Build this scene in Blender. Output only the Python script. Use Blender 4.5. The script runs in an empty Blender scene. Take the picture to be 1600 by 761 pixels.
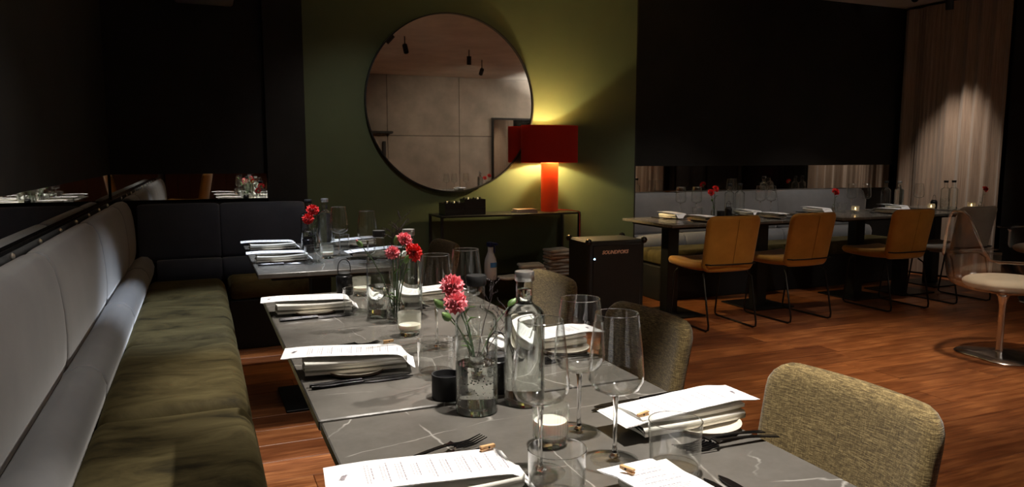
import bpy, math, random
from mathutils import Vector, Matrix, Euler
random.seed(7)
PI = math.pi
sc = bpy.context.scene
COL = sc.collection

# ------------------------------------------------------------------ camera
cam_d = bpy.data.cameras.new('camera'); cam = bpy.data.objects.new('camera', cam_d); COL.objects.link(cam)
F_PX, VX, VY = 1150.0, 310.0, 245.0          # focal length and vanishing point of the room's length, in a 1600 px frame
PITCH = math.atan((380.5 - VY) / F_PX); YAW = math.atan((800 - VX) * math.cos(PITCH) / F_PX)
cam_d.sensor_fit = 'HORIZONTAL'; cam_d.sensor_width = 36.0; cam_d.lens = F_PX * 36.0 / 1600
cam_d.clip_start = 0.02
cam.location = (0, 0, 1.25); cam.rotation_euler = (PI / 2 - PITCH, 0, -YAW)
sc.camera = cam

# ------------------------------------------------------------------ world, exposure
w = bpy.data.worlds.new('world'); sc.world = w; w.use_nodes = True
w.node_tree.nodes['Background'].inputs[0].default_value = (0.01, 0.011, 0.014, 1)
w.node_tree.nodes['Background'].inputs[1].default_value = 1.0
vs = sc.view_settings
vs.view_transform = 'Standard'; vs.look = 'None'; vs.exposure = 0.0; vs.gamma = 1.0; vs.use_curve_mapping = False
try:
    sc.cycles.use_denoising = True
    sc.cycles.max_bounces = 14; sc.cycles.transmission_bounces = 14; sc.cycles.glossy_bounces = 8
    sc.cycles.transparent_max_bounces = 40; sc.cycles.sample_clamp_indirect = 8.0
    sc.cycles.caustics_refractive = False
except Exception:
    pass

# ------------------------------------------------------------------ ceiling lamps: where each spotlight hangs, where it points
CEIL = 2.84
WARM, NEUT, COOL = (1.0, .80, .58), (1.0, .93, .84), (.80, .88, 1.0)
#        place             aim               watts colour cone blend radius label
SPOTS = [
    ((0.76, 1.02, 2.62), (.68, .98, .75), 285, NEUT, 46, .5, .035, 'black ceiling spotlight over the near dining table'),
    ((2.15, 2.35, 2.62), (.52, 1.80, .75), 580, NEUT, 22, .8, .035, 'black ceiling spotlight beside the second table, aimed across it'),
    ((0.62, 2.80, 2.62), (.60, 2.70, .75), 240, NEUT, 46, .6, .035, 'black ceiling spotlight over the second dining table'),
    ((1.10, 4.35, 2.62), (1.15, 5.70, .70), 30, NEUT, 74, 1.0, .04, 'added black ceiling spotlight, filling in spill light on the green wall'),  # added fill, stands in for table spill and bounce on this wall
    ((0.30, 2.10, 2.62), (-.16, 2.35, .5), 62, NEUT, 84, 1.0, .08, 'black ceiling spotlight over the olive bench'),
    ((0.55, 3.80, 2.62), (.28, 3.86, .75), 240, COOL, 46, .6, .035, 'black ceiling spotlight over the far dining table'),
    ((2.60, 1.60, 2.62), (2.75, 3.10, 0), 125, WARM, 68, .8, .04, 'black ceiling spotlight over the open floor'),
    ((4.00, 2.90, 2.62), (4.20, 3.00, 0), 135, WARM, 62, .8, .04, 'black ceiling spotlight over the clear acrylic chair'),
    ((6.55, 4.95, 2.62), (7.02, 5.22, .95), 105, (1.0, .84, .68), 46, 1.0, .03, 'black ceiling spotlight by the pale curtain'),
    ((3.95, 4.30, 2.62), (4.00, 5.10, .80), 52, NEUT, 66, .8, .03, 'black ceiling spotlight over the first back table'),
    ((5.60, 4.30, 2.62), (5.65, 5.10, .80), 60, NEUT, 60, .8, .03, 'black ceiling spotlight over the second back table'),
    ((4.40, -.40, 2.62), (4.80, -3.0, 1.1), 78, WARM, 100, .9, .05, 'black ceiling spotlight washing the concrete wall'),
    ((3.80, 0.70, 2.62), (3.75, .75, .75), 120, NEUT, 56, .7, .03, 'black ceiling spotlight over the spare table'),
    ((6.00, 0.40, 2.62), (6.85, .40, 1.0), 90, WARM, 70, .8, .03, 'black ceiling spotlight by the curtain beside the window'),
    ((0.70, -1.30, 2.62), (.20, -1.2, .8), 45, WARM, 70, .8, .03, 'black ceiling spotlight over the chair by the rear wall'),
]
for (loc, aim, wt, colr, cone, blend, rad, lab) in SPOTS:
    ld = bpy.data.lights.new('spot_light', 'SPOT'); lo = bpy.data.objects.new('spot_light', ld); COL.objects.link(lo)
    ld.energy = wt; ld.color = colr; ld.spot_size = math.radians(cone); ld.spot_blend = blend; ld.shadow_soft_size = rad
    lo.location = loc
    lo.rotation_euler = (Vector(aim) - Vector(loc)).to_track_quat('-Z', 'Y').to_euler()

# ------------------------------------------------------------------ materials
def new_mat(name):
    m = bpy.data.materials.new(name); m.use_nodes = True
    nt = m.node_tree; b = nt.nodes['Principled BSDF']
    return m, nt, b
def setp(b, **k):
    names = dict(color='Base Color', rough='Roughness', metal='Metallic', spec='Specular IOR Level', sheen='Sheen Weight', sheen_r='Sheen Roughness',
                 trans='Transmission Weight', ior='IOR', alpha='Alpha', emis='Emission Color', emis_s='Emission Strength', coat='Coat Weight', sss='Subsurface Weight')
    for a, v in k.items():
        if a in ('color', 'emis') and len(v) == 3: v = (*v, 1)
        b.inputs[names[a]].default_value = v
def simple(name, color, rough=.5, **k):
    m, nt, b = new_mat(name); setp(b, color=color, rough=rough, **k); return m
def tc(nt, kind='Object', scale=(1, 1, 1), loc=(0, 0, 0)):
    t = nt.nodes.new('ShaderNodeTexCoord'); mp = nt.nodes.new('ShaderNodeMapping')
    mp.inputs['Scale'].default_value = scale; mp.inputs['Location'].default_value = loc
    nt.links.new(t.outputs[kind], mp.inputs[0]); return mp.outputs[0]
def noise(nt, vec, scale, detail=4, rough=.55, dist=0):
    n = nt.nodes.new('ShaderNodeTexNoise'); n.inputs['Scale'].default_value = scale; n.inputs['Detail'].default_value = detail
    n.inputs['Roughness'].default_value = rough; n.inputs['Distortion'].default_value = dist
    nt.links.new(vec, n.inputs['Vector']); return n.outputs['Fac']
def ramp(nt, fac, stops):
    r = nt.nodes.new('ShaderNodeValToRGB'); e = r.color_ramp.elements
    while len(e) < len(stops): e.new(.5)
    for i, (p, c) in enumerate(stops):
        e[i].position = p; e[i].color = (*c, 1) if len(c) == 3 else c
    nt.links.new(fac, r.inputs[0]); return r.outputs[0]
def bump(nt, b, h, strength=.2, dist=.002):
    n = nt.nodes.new('ShaderNodeBump'); n.inputs['Strength'].default_value = strength; n.inputs['Distance'].default_value = dist
    nt.links.new(h, n.inputs['Height']); nt.links.new(n.outputs[0], b.inputs['Normal'])
def math_(nt, op, a, bv=None, cl=False):
    n = nt.nodes.new('ShaderNodeMath'); n.operation = op; n.use_clamp = cl
    for i, v in enumerate((a, bv)):
        if v is None: continue
        if isinstance(v, (int, float)): n.inputs[i].default_value = v
        else: nt.links.new(v, n.inputs[i])
    return n.outputs[0]
def mixc(nt, fac, a, bv, mode='MIX'):
    n = nt.nodes.new('ShaderNodeMix'); n.data_type = 'RGBA'; n.blend_type = mode
    for s, v in ((n.inputs[0], fac), (n.inputs[6], a), (n.inputs[7], bv)):
        if isinstance(v, (int, float)): s.default_value = v
        elif isinstance(v, tuple): s.default_value = (*v, 1) if len(v) == 3 else v
        else: nt.links.new(v, s)
    return n.outputs[2]
def cloth(name, c1, c2, scale=6, rough=.8, sheen=.5, fine=300, bs=.15, stretch=(1, 1, 1), mottle=(.35, .65)):
    m, nt, b = new_mat(name); setp(b, rough=rough, sheen=sheen, sheen_r=.4, spec=.2)
    v = tc(nt, 'Object', stretch); n = noise(nt, v, scale, 5, .6)
    nt.links.new(ramp(nt, n, [(mottle[0], c1), (mottle[1], c2)]), b.inputs['Base Color'])
    bump(nt, b, noise(nt, tc(nt), fine, 2), bs, .001); return m
M = {}
def wall_paint(name, c, rough=.7, var=.25, scale=3, bs=.1):
    m, nt, b = new_mat(name); setp(b, rough=rough, spec=.25)
    n = noise(nt, tc(nt), scale, 6, .6)
    nt.links.new(ramp(nt, n, [(.3, tuple(x * (1 - var) for x in c)), (.7, tuple(x * (1 + var) for x in c))]), b.inputs['Base Color'])
    bump(nt, b, noise(nt, tc(nt), 160, 3), bs, .001); return m
M['black_wall'] = wall_paint('black_wall', (.0135, .0125, .0115), .75)
M['green_wall'] = wall_paint('green_wall', (.076, .096, .048), .62, .06)
M['concrete'] = wall_paint('concrete', (.30, .26, .225), .8, .22, 2.2, .3)
M['ceiling'] = wall_paint('ceiling', (.60, .55, .49), .85, .15, 2)
M['grey_unit'] = wall_paint('grey_unit', (.16, .155, .145), .6)
M['mirror'] = simple('mirror', (.83, .84, .82), .015, metal=1)
M['mirror_dim'] = simple('mirror_dim', (.62, .60, .57), .03, metal=1)
M['black_metal'] = simple('black_metal', (.010, .010, .010), .38, metal=.3)
M['black_matt'] = simple('black_matt', (.0055, .0055, .006), .65)
M['black_gloss'] = simple('black_gloss', (.008, .008, .009), .22)
M['chrome'] = simple('chrome', (.68, .69, .71), .25, metal=1)
M['stud'] = simple('stud', (.88, .85, .76), .42, metal=1)
M['cutlery'] = simple('cutlery', (.030, .029, .030), .22, metal=.85)
M['silver_cap'] = simple('silver_cap', (.55, .55, .55), .35, metal=.9)
M['plate'] = simple('plate', (.74, .68, .57), .35)
M['plate_rim'] = simple('plate_rim', (.10, .060, .035), .5)
M['paper'] = simple('paper', (.80, .79, .80), .75)
M['ink'] = simple('ink', (.52, .49, .52), .8)
M['ink_dark'] = simple('ink_dark', (.34, .30, .33), .8)
M['wood_peg'] = simple('wood_peg', (.62, .36, .16), .6)
M['green'] = simple('green', (.10, .19, .045), .55)
M['green_pale'] = simple('green_pale', (.22, .33, .11), .55)
M['stem'] = simple('stem', (.045, .085, .028), .5)
M['twig'] = simple('twig', (.022, .011, .013), .7)
M['wax'] = simple('wax', (.85, .82, .74), .5, sss=.2)
M['white_plastic'] = simple('white_plastic', (.62, .63, .65), .4)
M['blue_plastic'] = simple('blue_plastic', (.012, .02, .09), .4)
M['blue_print'] = simple('blue_print', (.05, .22, .55), .5)
M['towel'] = cloth('towel', (.60, .57, .52), (.74, .71, .66), 30, .9, .3)
M['towel_peach'] = cloth('towel_peach', (.55, .36, .26), (.66, .46, .35), 30, .9, .3)
M['book'] = simple('book', (.40, .27, .19), .6)
M['logo'] = simple('logo', (.75, .46, .34), .5)
def emis(name, c, s):
    m, nt, b = new_mat(name); setp(b, color=(0, 0, 0), emis=c, emis_s=s); return m
M['led'] = emis('led', (.35, .65, 1.0), 14)
M['flame'] = emis('flame', (1.0, .62, .25), 9)
M['bulb'] = emis('bulb', (1.0, .72, .38), 20)
M['window_glow'] = emis('window_glow', (.10, .16, .30), .35)
# petals
def petal(name, c1, c2):
    m, nt, b = new_mat(name); setp(b, rough=.6, sheen=.3, spec=.2)
    nt.links.new(ramp(nt, noise(nt, tc(nt), 90, 3), [(.35, c1), (.65, c2)]), b.inputs['Base Color']); return m
M['red'] = petal('red', (.62, .008, .008), (.85, .03, .02))
M['pink'] = petal('pink', (.93, .19, .245), (.96, .36, .40))
# table stone with thin pale veins
def stone():
    m, nt, b = new_mat('stone'); setp(b, rough=.20, spec=.5)
    v = tc(nt)
    base = ramp(nt, noise(nt, v, 9, 6, .65), [(.3, (.100, .092, .081)), (.7, (.142, .132, .118))])
    def cracks(scale, loc, width, gs, gate):
        wv = nt.nodes.new('ShaderNodeTexNoise'); wv.inputs['Scale'].default_value = 6; wv.inputs['Detail'].default_value = 3
        p = tc(nt, 'Object', scale, loc); nt.links.new(p, wv.inputs['Vector'])
        sub = nt.nodes.new('ShaderNodeVectorMath'); sub.operation = 'MULTIPLY_ADD'
        nt.links.new(wv.outputs['Color'], sub.inputs[0]); sub.inputs[1].default_value = (.10, .10, .0); nt.links.new(p, sub.inputs[2])
        vo = nt.nodes.new('ShaderNodeTexVoronoi'); vo.feature = 'DISTANCE_TO_EDGE'; vo.inputs['Scale'].default_value = 1.0
        nt.links.new(sub.outputs[0], vo.inputs['Vector'])
        ln = math_(nt, 'SUBTRACT', 1.0, math_(nt, 'MULTIPLY', vo.outputs['Distance'], 1 / width), True)
        gt = math_(nt, 'MULTIPLY', math_(nt, 'SUBTRACT', noise(nt, tc(nt, 'Object', (1, 1, 1), loc), gs, 3), gate), 8, True)
        return math_(nt, 'MULTIPLY', ln, gt)
    vv = math_(nt, 'MAXIMUM', cracks((3.2, 1.5, .02), (3.1, .4, .3), .0065, 5, .40), cracks((1.4, 4.4, .02), (7.7, 2.4, .7), .0065, 6, .45))
    vv = math_(nt, 'MULTIPLY', vv, .6)
    nt.links.new(mixc(nt, vv, base, (.52, .50, .46)), b.inputs['Base Color'])
    nt.links.new(ramp(nt, noise(nt, v, 30, 4), [(.3, (.13, .13, .13)), (.7, (.27, .27, .27))]), b.inputs['Roughness'])
    return m
M['stone'] = stone()
# floor planks: colour differs per plank, grain runs along x
def wood():
    m, nt, b = new_mat('wood'); setp(b, rough=.36, spec=.45)
    oi = nt.nodes.new('ShaderNodeObjectInfo')
    g = noise(nt, tc(nt, 'Object', (1.3, 17, 1)), 2.4, 7, .62, .7)
    blot = noise(nt, tc(nt, 'Object', (1, 2.2, 1)), 3.0, 3)
    c = ramp(nt, g, [(.28, (.17, .058, .022)), (.5, (.37, .145, .055)), (.74, (.60, .28, .115))])
    tint = ramp(nt, oi.outputs['Random'], [(0, (.60, .50, .46)), (.5, (.95, .88, .82)), (1, (1.22, 1.12, 1.0))])
    c = mixc(nt, 1.0, c, tint, 'MULTIPLY')
    c = mixc(nt, .8, c, ramp(nt, blot, [(.35, (.55, .48, .45)), (.65, (1, 1, 1))]), 'MULTIPLY')
    nt.links.new(c, b.inputs['Base Color']); bump(nt, b, g, .15, .0012); return m
M['wood'] = wood()
M['floor_gap'] = simple('floor_gap', (.02, .008, .004), .8)
M['bench_grey'] = cloth('bench_grey', (.180, .182, .190), (.225, .226, .232), 4, .85, .6, 500, .08)
M['bench_shaded'] = cloth('bench_shaded', (.050, .058, .080), (.062, .070, .095), 4, .8, .3, 500, .08)  # navy kept darker than the grey bench: corner shade is in the colour
def velvet():
    m, nt, b = new_mat('velvet'); setp(b, rough=.75, sheen=.28, sheen_r=.4, spec=.12)
    v = tc(nt, 'Object', (1.6, 3.6, 1)); n = noise(nt, v, 2.1, 7, .68, .6)
    nt.links.new(ramp(nt, n, [(.33, (.014, .0105, .004)), (.47, (.057, .044, .017)), (.66, (.104, .083, .035))]), b.inputs['Base Color'])
    b.inputs['Sheen Tint'].default_value = (.50, .46, .26, 1)
    bump(nt, b, n, .3, .008); return m
M['velvet'] = velvet()
def woven(name, c1, c2, c3):
    m, nt, b = new_mat(name); setp(b, rough=.75, sheen=.3, spec=.25)
    g = noise(nt, tc(nt, 'Object', (60, 50, 620)), 1.0, 3, .7)
    g2 = noise(nt, tc(nt, 'Object', (420, 420, 60)), 1.0, 2, .6)
    f = math_(nt, 'ADD', math_(nt, 'MULTIPLY', g, .7), math_(nt, 'MULTIPLY', g2, .3))
    nt.links.new(ramp(nt, f, [(.36, c1), (.5, c2), (.62, c3)]), b.inputs['Base Color'])
    bump(nt, b, f, .6, .0025); return m
M['woven'] = woven('woven', (.060, .038, .012), (.165, .113, .040), (.36, .265, .112))
M['mustard'] = cloth('mustard', (.33, .155, .022), (.44, .215, .036), 5, .6, .3, 400, .06)
M['greige'] = cloth('greige', (.20, .18, .155), (.25, .225, .195), 6, .8, .3)
M['cream'] = cloth('cream', (.60, .54, .44), (.68, .62, .52), 6, .8, .3)
M['napkin'] = cloth('napkin', (.76, .74, .67), (.83, .81, .74), 20, .9, .2, 700, .2)
M['seam'] = simple('seam', (.16, .075, .012), .8)
# curtain
def curtain_m():
    m, nt, b = new_mat('curtain'); setp(b, rough=.9, sheen=.3, spec=.1)
    n = noise(nt, tc(nt, 'Object', (60, 60, 1.2)), 3, 4)
    nt.links.new(ramp(nt, n, [(.3, (.26, .19, .15)), (.7, (.42, .33, .265))]), b.inputs['Base Color']); return m
M['curtain'] = curtain_m()
# red lamp shade: fabric that lets a little light through
def shade_m():
    m, nt, b = new_mat('lamp_red'); setp(b, color=(.50, .014, .007), rough=.8)
    tr = nt.nodes.new('ShaderNodeBsdfTranslucent'); tr.inputs[0].default_value = (.60, .012, .003, 1)
    mx = nt.nodes.new('ShaderNodeMixShader'); mx.inputs[0].default_value = .30
    out = nt.nodes['Material Output']
    nt.links.new(b.outputs[0], mx.inputs[1]); nt.links.new(tr.outputs[0], mx.inputs[2]); nt.links.new(mx.outputs[0], out.inputs[0]); return m
M['lamp_shade'] = shade_m()
M['lamp_inner'] = simple('lamp_inner', (.80, .62, .40), .7)
M['lamp_base'] = simple('lamp_base', (.74, .075, .022), .35)
M['lamp_cord'] = simple('lamp_cord', (.45, .015, .015), .5)
# clear glass whose wall is too thin to bend light: passes it on, mirrors a little by angle
def thin_glass(name, tint=(.988, .993, .991), base=.035, edge=.85, rough=.045, rim=(.78, .80, .79)):
    m, nt, b = new_mat(name); nt.nodes.remove(b)
    lw = nt.nodes.new('ShaderNodeLayerWeight'); lw.inputs[0].default_value = .5
    p = math_(nt, 'POWER', lw.outputs['Facing'], 4.0)
    t = nt.nodes.new('ShaderNodeBsdfTransparent'); nt.links.new(mixc(nt, math_(nt, 'POWER', lw.outputs['Facing'], 3.2), tint, rim), t.inputs[0])   # longer way through the wall at the silhouette
    g = nt.nodes.new('ShaderNodeBsdfGlossy'); g.inputs['Roughness'].default_value = rough; g.inputs[0].default_value = (1, 1, 1, 1)
    f = math_(nt, 'ADD', base, math_(nt, 'MULTIPLY', p, edge), True)
    mx = nt.nodes.new('ShaderNodeMixShader'); nt.links.new(f, mx.inputs[0])
    nt.links.new(t.outputs[0], mx.inputs[1]); nt.links.new(g.outputs[0], mx.inputs[2])
    nt.links.new(mx.outputs[0], nt.nodes['Material Output'].inputs[0]); return m
M['glass'] = thin_glass('glass')
M['glass_rim'] = thin_glass('glass_rim', (.9, .9, .9), .30, .6, .12, (.6, .6, .6))
M['bottle_glass'] = thin_glass('bottle_glass', (.98, .99, .985), .035, .85, .03, (.36, .42, .39))
M['acrylic'] = thin_glass('acrylic', (.93, .935, .94), .075, .9, .06, (.40, .41, .43))
M['solid_glass'] = simple('solid_glass', (1, 1, 1), .0, trans=1.0, ior=1.47)
M['base_glass'] = simple('base_glass', (.86, .95, .90), .0, trans=1.0, ior=1.47)
M['water'] = simple('water', (.97, .99, .98), .0, trans=1.0, ior=1.33)
M['bubble'] = simple('bubble', (.95, .95, .95), .25)
def frosted():
    m, nt, b = new_mat('frosted'); setp(b, color=(.80, .80, .74), rough=.5)
    t = nt.nodes.new('ShaderNodeBsdfTransparent'); t.inputs[0].default_value = (.95, .95, .92, 1)
    mx = nt.nodes.new('ShaderNodeMixShader'); mx.inputs[0].default_value = .80
    nt.links.new(b.outputs[0], mx.inputs[1]); nt.links.new(t.outputs[0], mx.inputs[2])
    nt.links.new(mx.outputs[0], nt.nodes['Material Output'].inputs[0]); return m
M['frosted'] = frosted()
M['pane'] = simple('pane', (.012, .016, .026), .05)

# ------------------------------------------------------------------ mesh helpers
class MB:
    def __init__(s): s.v = []; s.f = []; s.mi = []; s.cur = 0
    def add(s, vs_, fs):
        o = len(s.v); s.v += [tuple(p) for p in vs_]; s.f += [tuple(i + o for i in f) for f in fs]; s.mi += [s.cur] * len(fs); return s
    def box(s, a, b, rot=None, piv=None):
        (x0, y0, z0), (x1, y1, z1) = a, b
        P = [Vector(p) for p in ((x0, y0, z0), (x1, y0, z0), (x1, y1, z0), (x0, y1, z0), (x0, y0, z1), (x1, y0, z1), (x1, y1, z1), (x0, y1, z1))]
        if rot is not None:
            R = Euler(rot).to_matrix(); c = Vector(piv) if piv else (Vector(a) + Vector(b)) / 2
            P = [R @ (p - c) + c for p in P]
        return s.add(P, [(3, 2, 1, 0), (4, 5, 6, 7), (0, 1, 5, 4), (1, 2, 6, 5), (2, 3, 7, 6), (3, 0, 4, 7)])
    def bbox(s, a, b, r=.004):      # box with chamfered edges (loft of three inset rings)
        (x0, y0, z0), (x1, y1, z1) = a, b
        def ring(i, z): return [(x0 + i + r, y0 + i, z), (x1 - i - r, y0 + i, z), (x1 - i, y0 + i + r, z), (x1 - i, y1 - i - r, z), (x1 - i - r, y1 - i, z), (x0 + i + r, y1 - i, z), (x0 + i, y1 - i - r, z), (x0 + i, y0 + i + r, z)]
        return s.loft([ring(r, z0), ring(0, z0 + r), ring(0, z1 - r), ring(r, z1)])
    def loft(s, rings, caps=True, closed=True):
        n = len(rings[0]); o = len(s.v); V = [p for r in rings for p in r]; Fs = []
        for k in range(len(rings) - 1):
            for i in range(n if closed else n - 1):
                j = (i + 1) % n; Fs.append((k * n + i, k * n + j, (k + 1) * n + j, (k + 1) * n + i))
        if caps: Fs.append(tuple(range(n - 1, -1, -1))); Fs.append(tuple((len(rings) - 1) * n + i for i in range(n)))
        return s.add(V, Fs)
    def lathe(s, prof, seg=24, c=(0, 0, 0), wob=None, close=False):
        V = []; Fs = []; n = len(prof)
        for i in range(seg):
            a = 2 * PI * i / seg
            for (r, z) in prof:
                rr = r * (wob(a) if wob else 1); V.append((c[0] + rr * math.cos(a), c[1] + rr * math.sin(a), c[2] + z))
        for i in range(seg):
            j = (i + 1) % seg
            for k in range(n if close else n - 1):
                l = (k + 1) % n
                q = [i * n + k, j * n + k, j * n + l, i * n + l]
                if prof[k][0] < 1e-6: q = [q[0], q[2], q[3]]
                elif prof[l][0] < 1e-6: q = [q[0], q[1], q[2]]
                Fs.append(tuple(q))
        return s.add(V, Fs)
    def tube(s, pts, r, seg=8, cap=True, closed=False):
        P = [Vector(p) for p in pts]; rings = []; n = len(P); up = None
        for i, p in enumerate(P):
            if closed: d = (P[(i + 1) % n] - P[i - 1]).normalized()
            else: d = (P[min(i + 1, n - 1)] - P[max(i - 1, 0)]).normalized()
            if up is None: up = Vector((0, 0, 1)) if abs(d.z) < .9 else Vector((1, 0, 0))
            a = d.cross(up)
            if a.length < 1e-4: a = d.cross(Vector((.3, 1, .2)))
            a.normalize(); b = a.cross(d).normalized(); up = b
            rr = r[i] if isinstance(r, (list, tuple)) else r
            rings.append([p + a * (rr * math.cos(2 * PI * k / seg)) + b * (rr * math.sin(2 * PI * k / seg)) for k in range(seg)])
        if closed: rings.append(rings[0])
        return s.loft(rings, cap and not closed)
    # a cushion-like slab: w across (x), h up (y), t thick (z), corner radius r, edge rounding e, mapped by fn(x, y, z) -> point
    def pad(s, wd, h, t, r, e, fn, nx=18, ny=18):
        def sp(n): return [.5 - .5 * math.cos(PI * i / n) for i in range(n + 1)]
        us, vs2 = sp(nx), sp(ny); idx = {}; V = []; Fs = []
        def thick(x, y):
            qx, qy = abs(x) - (wd / 2 - r), abs(y) - (h / 2 - r)
            d = math.hypot(max(qx, 0), max(qy, 0)) + min(max(qx, qy), 0) - r
            d = max(0, min(e, -d)); q = 1 - d / e
            return (t / 2) * math.sqrt(max(0, 1 - q * q)) if q < 1 else 0.0
        def pos(u, v):
            y = (v - .5) * h; hw = wd / 2; ay = abs(y) - (h / 2 - r)
            if ay > 0: hw -= r - math.sqrt(max(0, r * r - ay * ay))
            return (u * 2 - 1) * hw, y
        for side in (1, -1):
            for i, u in enumerate(us):
                for j, v in enumerate(vs2):
                    bd = i in (0, nx) or j in (0, ny); key = (i, j, 0 if bd else side)
                    if key in idx: continue
                    x, y = pos(u, v); z = 0 if bd else side * thick(x, y)
                    idx[key] = len(V); V.append(fn(x, y, z))
        g = lambda i, j, sd: idx[(i, j, 0 if (i in (0, nx) or j in (0, ny)) else sd)]
        for i in range(nx):
            for j in range(ny):
                Fs.append((g(i, j, 1), g(i + 1, j, 1), g(i + 1, j + 1, 1), g(i, j + 1, 1)))
                Fs.append((g(i, j, -1), g(i, j + 1, -1), g(i + 1, j + 1, -1), g(i + 1, j, -1)))
        return s.add(V, Fs)
    def mesh(s, name, mats, smooth=True):
        me = bpy.data.meshes.new(name); me.from_pydata(s.v, [], s.f)
        for m in (mats if isinstance(mats, (list, tuple)) else [mats]): me.materials.append(M[m])
        for p, i in zip(me.polygons, s.mi): p.material_index = i
        import bmesh
        bm = bmesh.new(); bm.from_mesh(me); bmesh.ops.recalc_face_normals(bm, faces=bm.faces); bm.to_mesh(me); bm.free()
        if smooth:
            me.polygons.foreach_set('use_smooth', [True] * len(me.polygons))
            try: me.set_sharp_from_angle(angle=math.radians(smooth if smooth is not True else 42))
            except Exception: pass
        me.update(); return me
    def build(s, name, mats, parent=None, smooth=True, loc=None):
        o = bpy.data.objects.new(name, s.mesh(name, mats, smooth)); COL.objects.link(o)
        if parent: o.parent = parent
        if loc: o.location = loc
        return o
def tag(o, label=None, cat=None, group=None, kind=None):
    if label: o['label'] = label
    if cat: o['category'] = cat
    if group: o['group'] = group
    if kind: o['kind'] = kind
    return o
def thing(name, label, cat, loc=(0, 0, 0), rz=0, group=None):
    o = bpy.data.objects.new(name, None); COL.objects.link(o); o.location = loc; o.rotation_euler = (0, 0, rz); o.empty_display_size = .05
    return tag(o, label, cat, group)
def struct(name, mb, m, smooth=False):
    o = mb.build(name, m, None, smooth); return tag(o, kind='structure')
def copy_tree(o, parent=None):
    c = o.copy(); COL.objects.link(c)
    if parent: c.parent = parent
    for ch in [x for x in o.children]: copy_tree(ch, c)
    return c
PROTO = {}
def place(key, maker, loc, rz, label, group=None, rot=None, scale=None):   # the first of a kind is built, the others are copies of its tree
    if key not in PROTO: o = PROTO[key] = maker()
    else: o = copy_tree(PROTO[key])
    o.location = loc; o.rotation_euler = rot if rot else (0, 0, rz)
    if scale: o.scale = (scale,) * 3
    o['label'] = label
    if group: o['group'] = group
    return o

# ------------------------------------------------------------------ the room
YB, XL, XR, YR = 5.70, -.57, 7.17, -3.0
YC = 5.92      # back of the recess behind the mustard chairs
fl = struct('floor', MB().box((XL - .2, YR - .2, -.10), (XR + .2, YC + .2, -.012)), 'floor_gap')
pw = .19; y = YC - .005; row = 0
while y > YR:
    x = XL + .02 - random.uniform(.1, 1.5)
    while x < XR:
        L = random.choice((1.9, 2.4, 2.9)); a, b = max(x, XL), min(x + L, XR)
        if b - a > .05:
            h = random.uniform(0, .0015)
            MB().bbox((a + .0012 - (a + b) / 2, -pw / 2 + .0012, -.014), (b - .0012 - (a + b) / 2, pw / 2 - .0012, 0), .0014).build('plank', 'wood', fl, False, ((a + b) / 2, y - pw / 2, -h))
        x += L
    y -= pw; row += 1
struct('ceiling', MB().box((XL - .2, YR - .2, CEIL), (XR + .2, YC + .2, CEIL + .1)), 'ceiling')
struct('wall_left', MB().box((XL - .15, YR, 0), (XL - .012, YB + .1, CEIL)), 'black_wall')
struct('trim_1', MB().box((XL - .012, YR, 1.13), (XL + .012, YB, CEIL)), 'black_wall')
wb = struct('wall_back', MB().box((XL - .1, YB + .012, 0), (3.60, YB + .06, CEIL)), 'black_wall')
struct('trim_2', MB().box((XL + .012, YB - .012, 1.13), (.46, YB + .012, CEIL)), 'black_wall')
struct('trim_3', MB().box((.46, YB - .06, 0), (.735, YB + .012, CEIL)), 'black_wall')
struct('wall_green', MB().box((.735, YB - .012, 0), (3.60, YB + .012, CEIL)), 'green_wall')
struct('trim_4', MB().box((3.60, YB - .012, 0), (3.615, YB + .06, CEIL)), 'black_wall')
struct('wall_recess', MB().box((3.30, YC + .012, 0), (XR + .1, YC + .15, CEIL)), 'black_wall')
struct('trim_5', MB().box((3.30, YC - .015, 1.163), (XR, YC + .012, CEIL)), 'black_wall')
struct('wall_right', MB().box((XR, YR, 0), (XR + .15, YC + .1, CEIL)), 'black_wall')
wr = struct('wall_rear', MB().box((XL - .15, YR - .15, 0), (XR + .15, YR - .02, CEIL)), 'black_wall')
for k, (a, b) in enumerate(((1.9, 3.42), (3.43, 4.90), (4.91, 7.16))):
    for (z0, z1) in ((0, 1.66), (1.67, CEIL - .002)):
        MB().bbox((a, YR - .02, z0), (b, YR, z1), .004).build('panel', 'concrete', wr, False)
# rear left: red-brown timber boards seen in the strip mirrors
M['timber'] = simple('timber', (.12, .032, .014), .5)
for k in range(12):
    MB().bbox((XL + .012 + k * .2, YR - .02, .002), (XL + .012 + k * .2 + .196, YR + .002, CEIL - .002), .004).build('board', 'timber', wr, False)
# strip mirrors
t = thing('strip_mirror', 'long mirror strip on the black side wall above the grey bench back', 'mirror', (XL, 2.3, .95), 0, 'strip mirrors')
MB().box((-.011, -3.1, 0), (.004, 3.40, .18)).build('mirror_glass', 'mirror', t, False)
t = thing('strip_mirror', 'short mirror strip on the black back wall above the dark corner bench', 'mirror', (XL, YB, .95), 0, 'strip mirrors')
MB().box((.013, -.004, 0), (1.03, .011, .18)).build('mirror_glass', 'mirror', t, False)
t = thing('strip_mirror', 'long dim mirror strip behind the row of mustard chairs', 'mirror', (3.40, YC, .915), 0, 'strip mirrors')
MB().box((0, -.008, 0), (3.77, .011, .248)).build('mirror_glass', 'mirror_dim', t, False)
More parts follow.
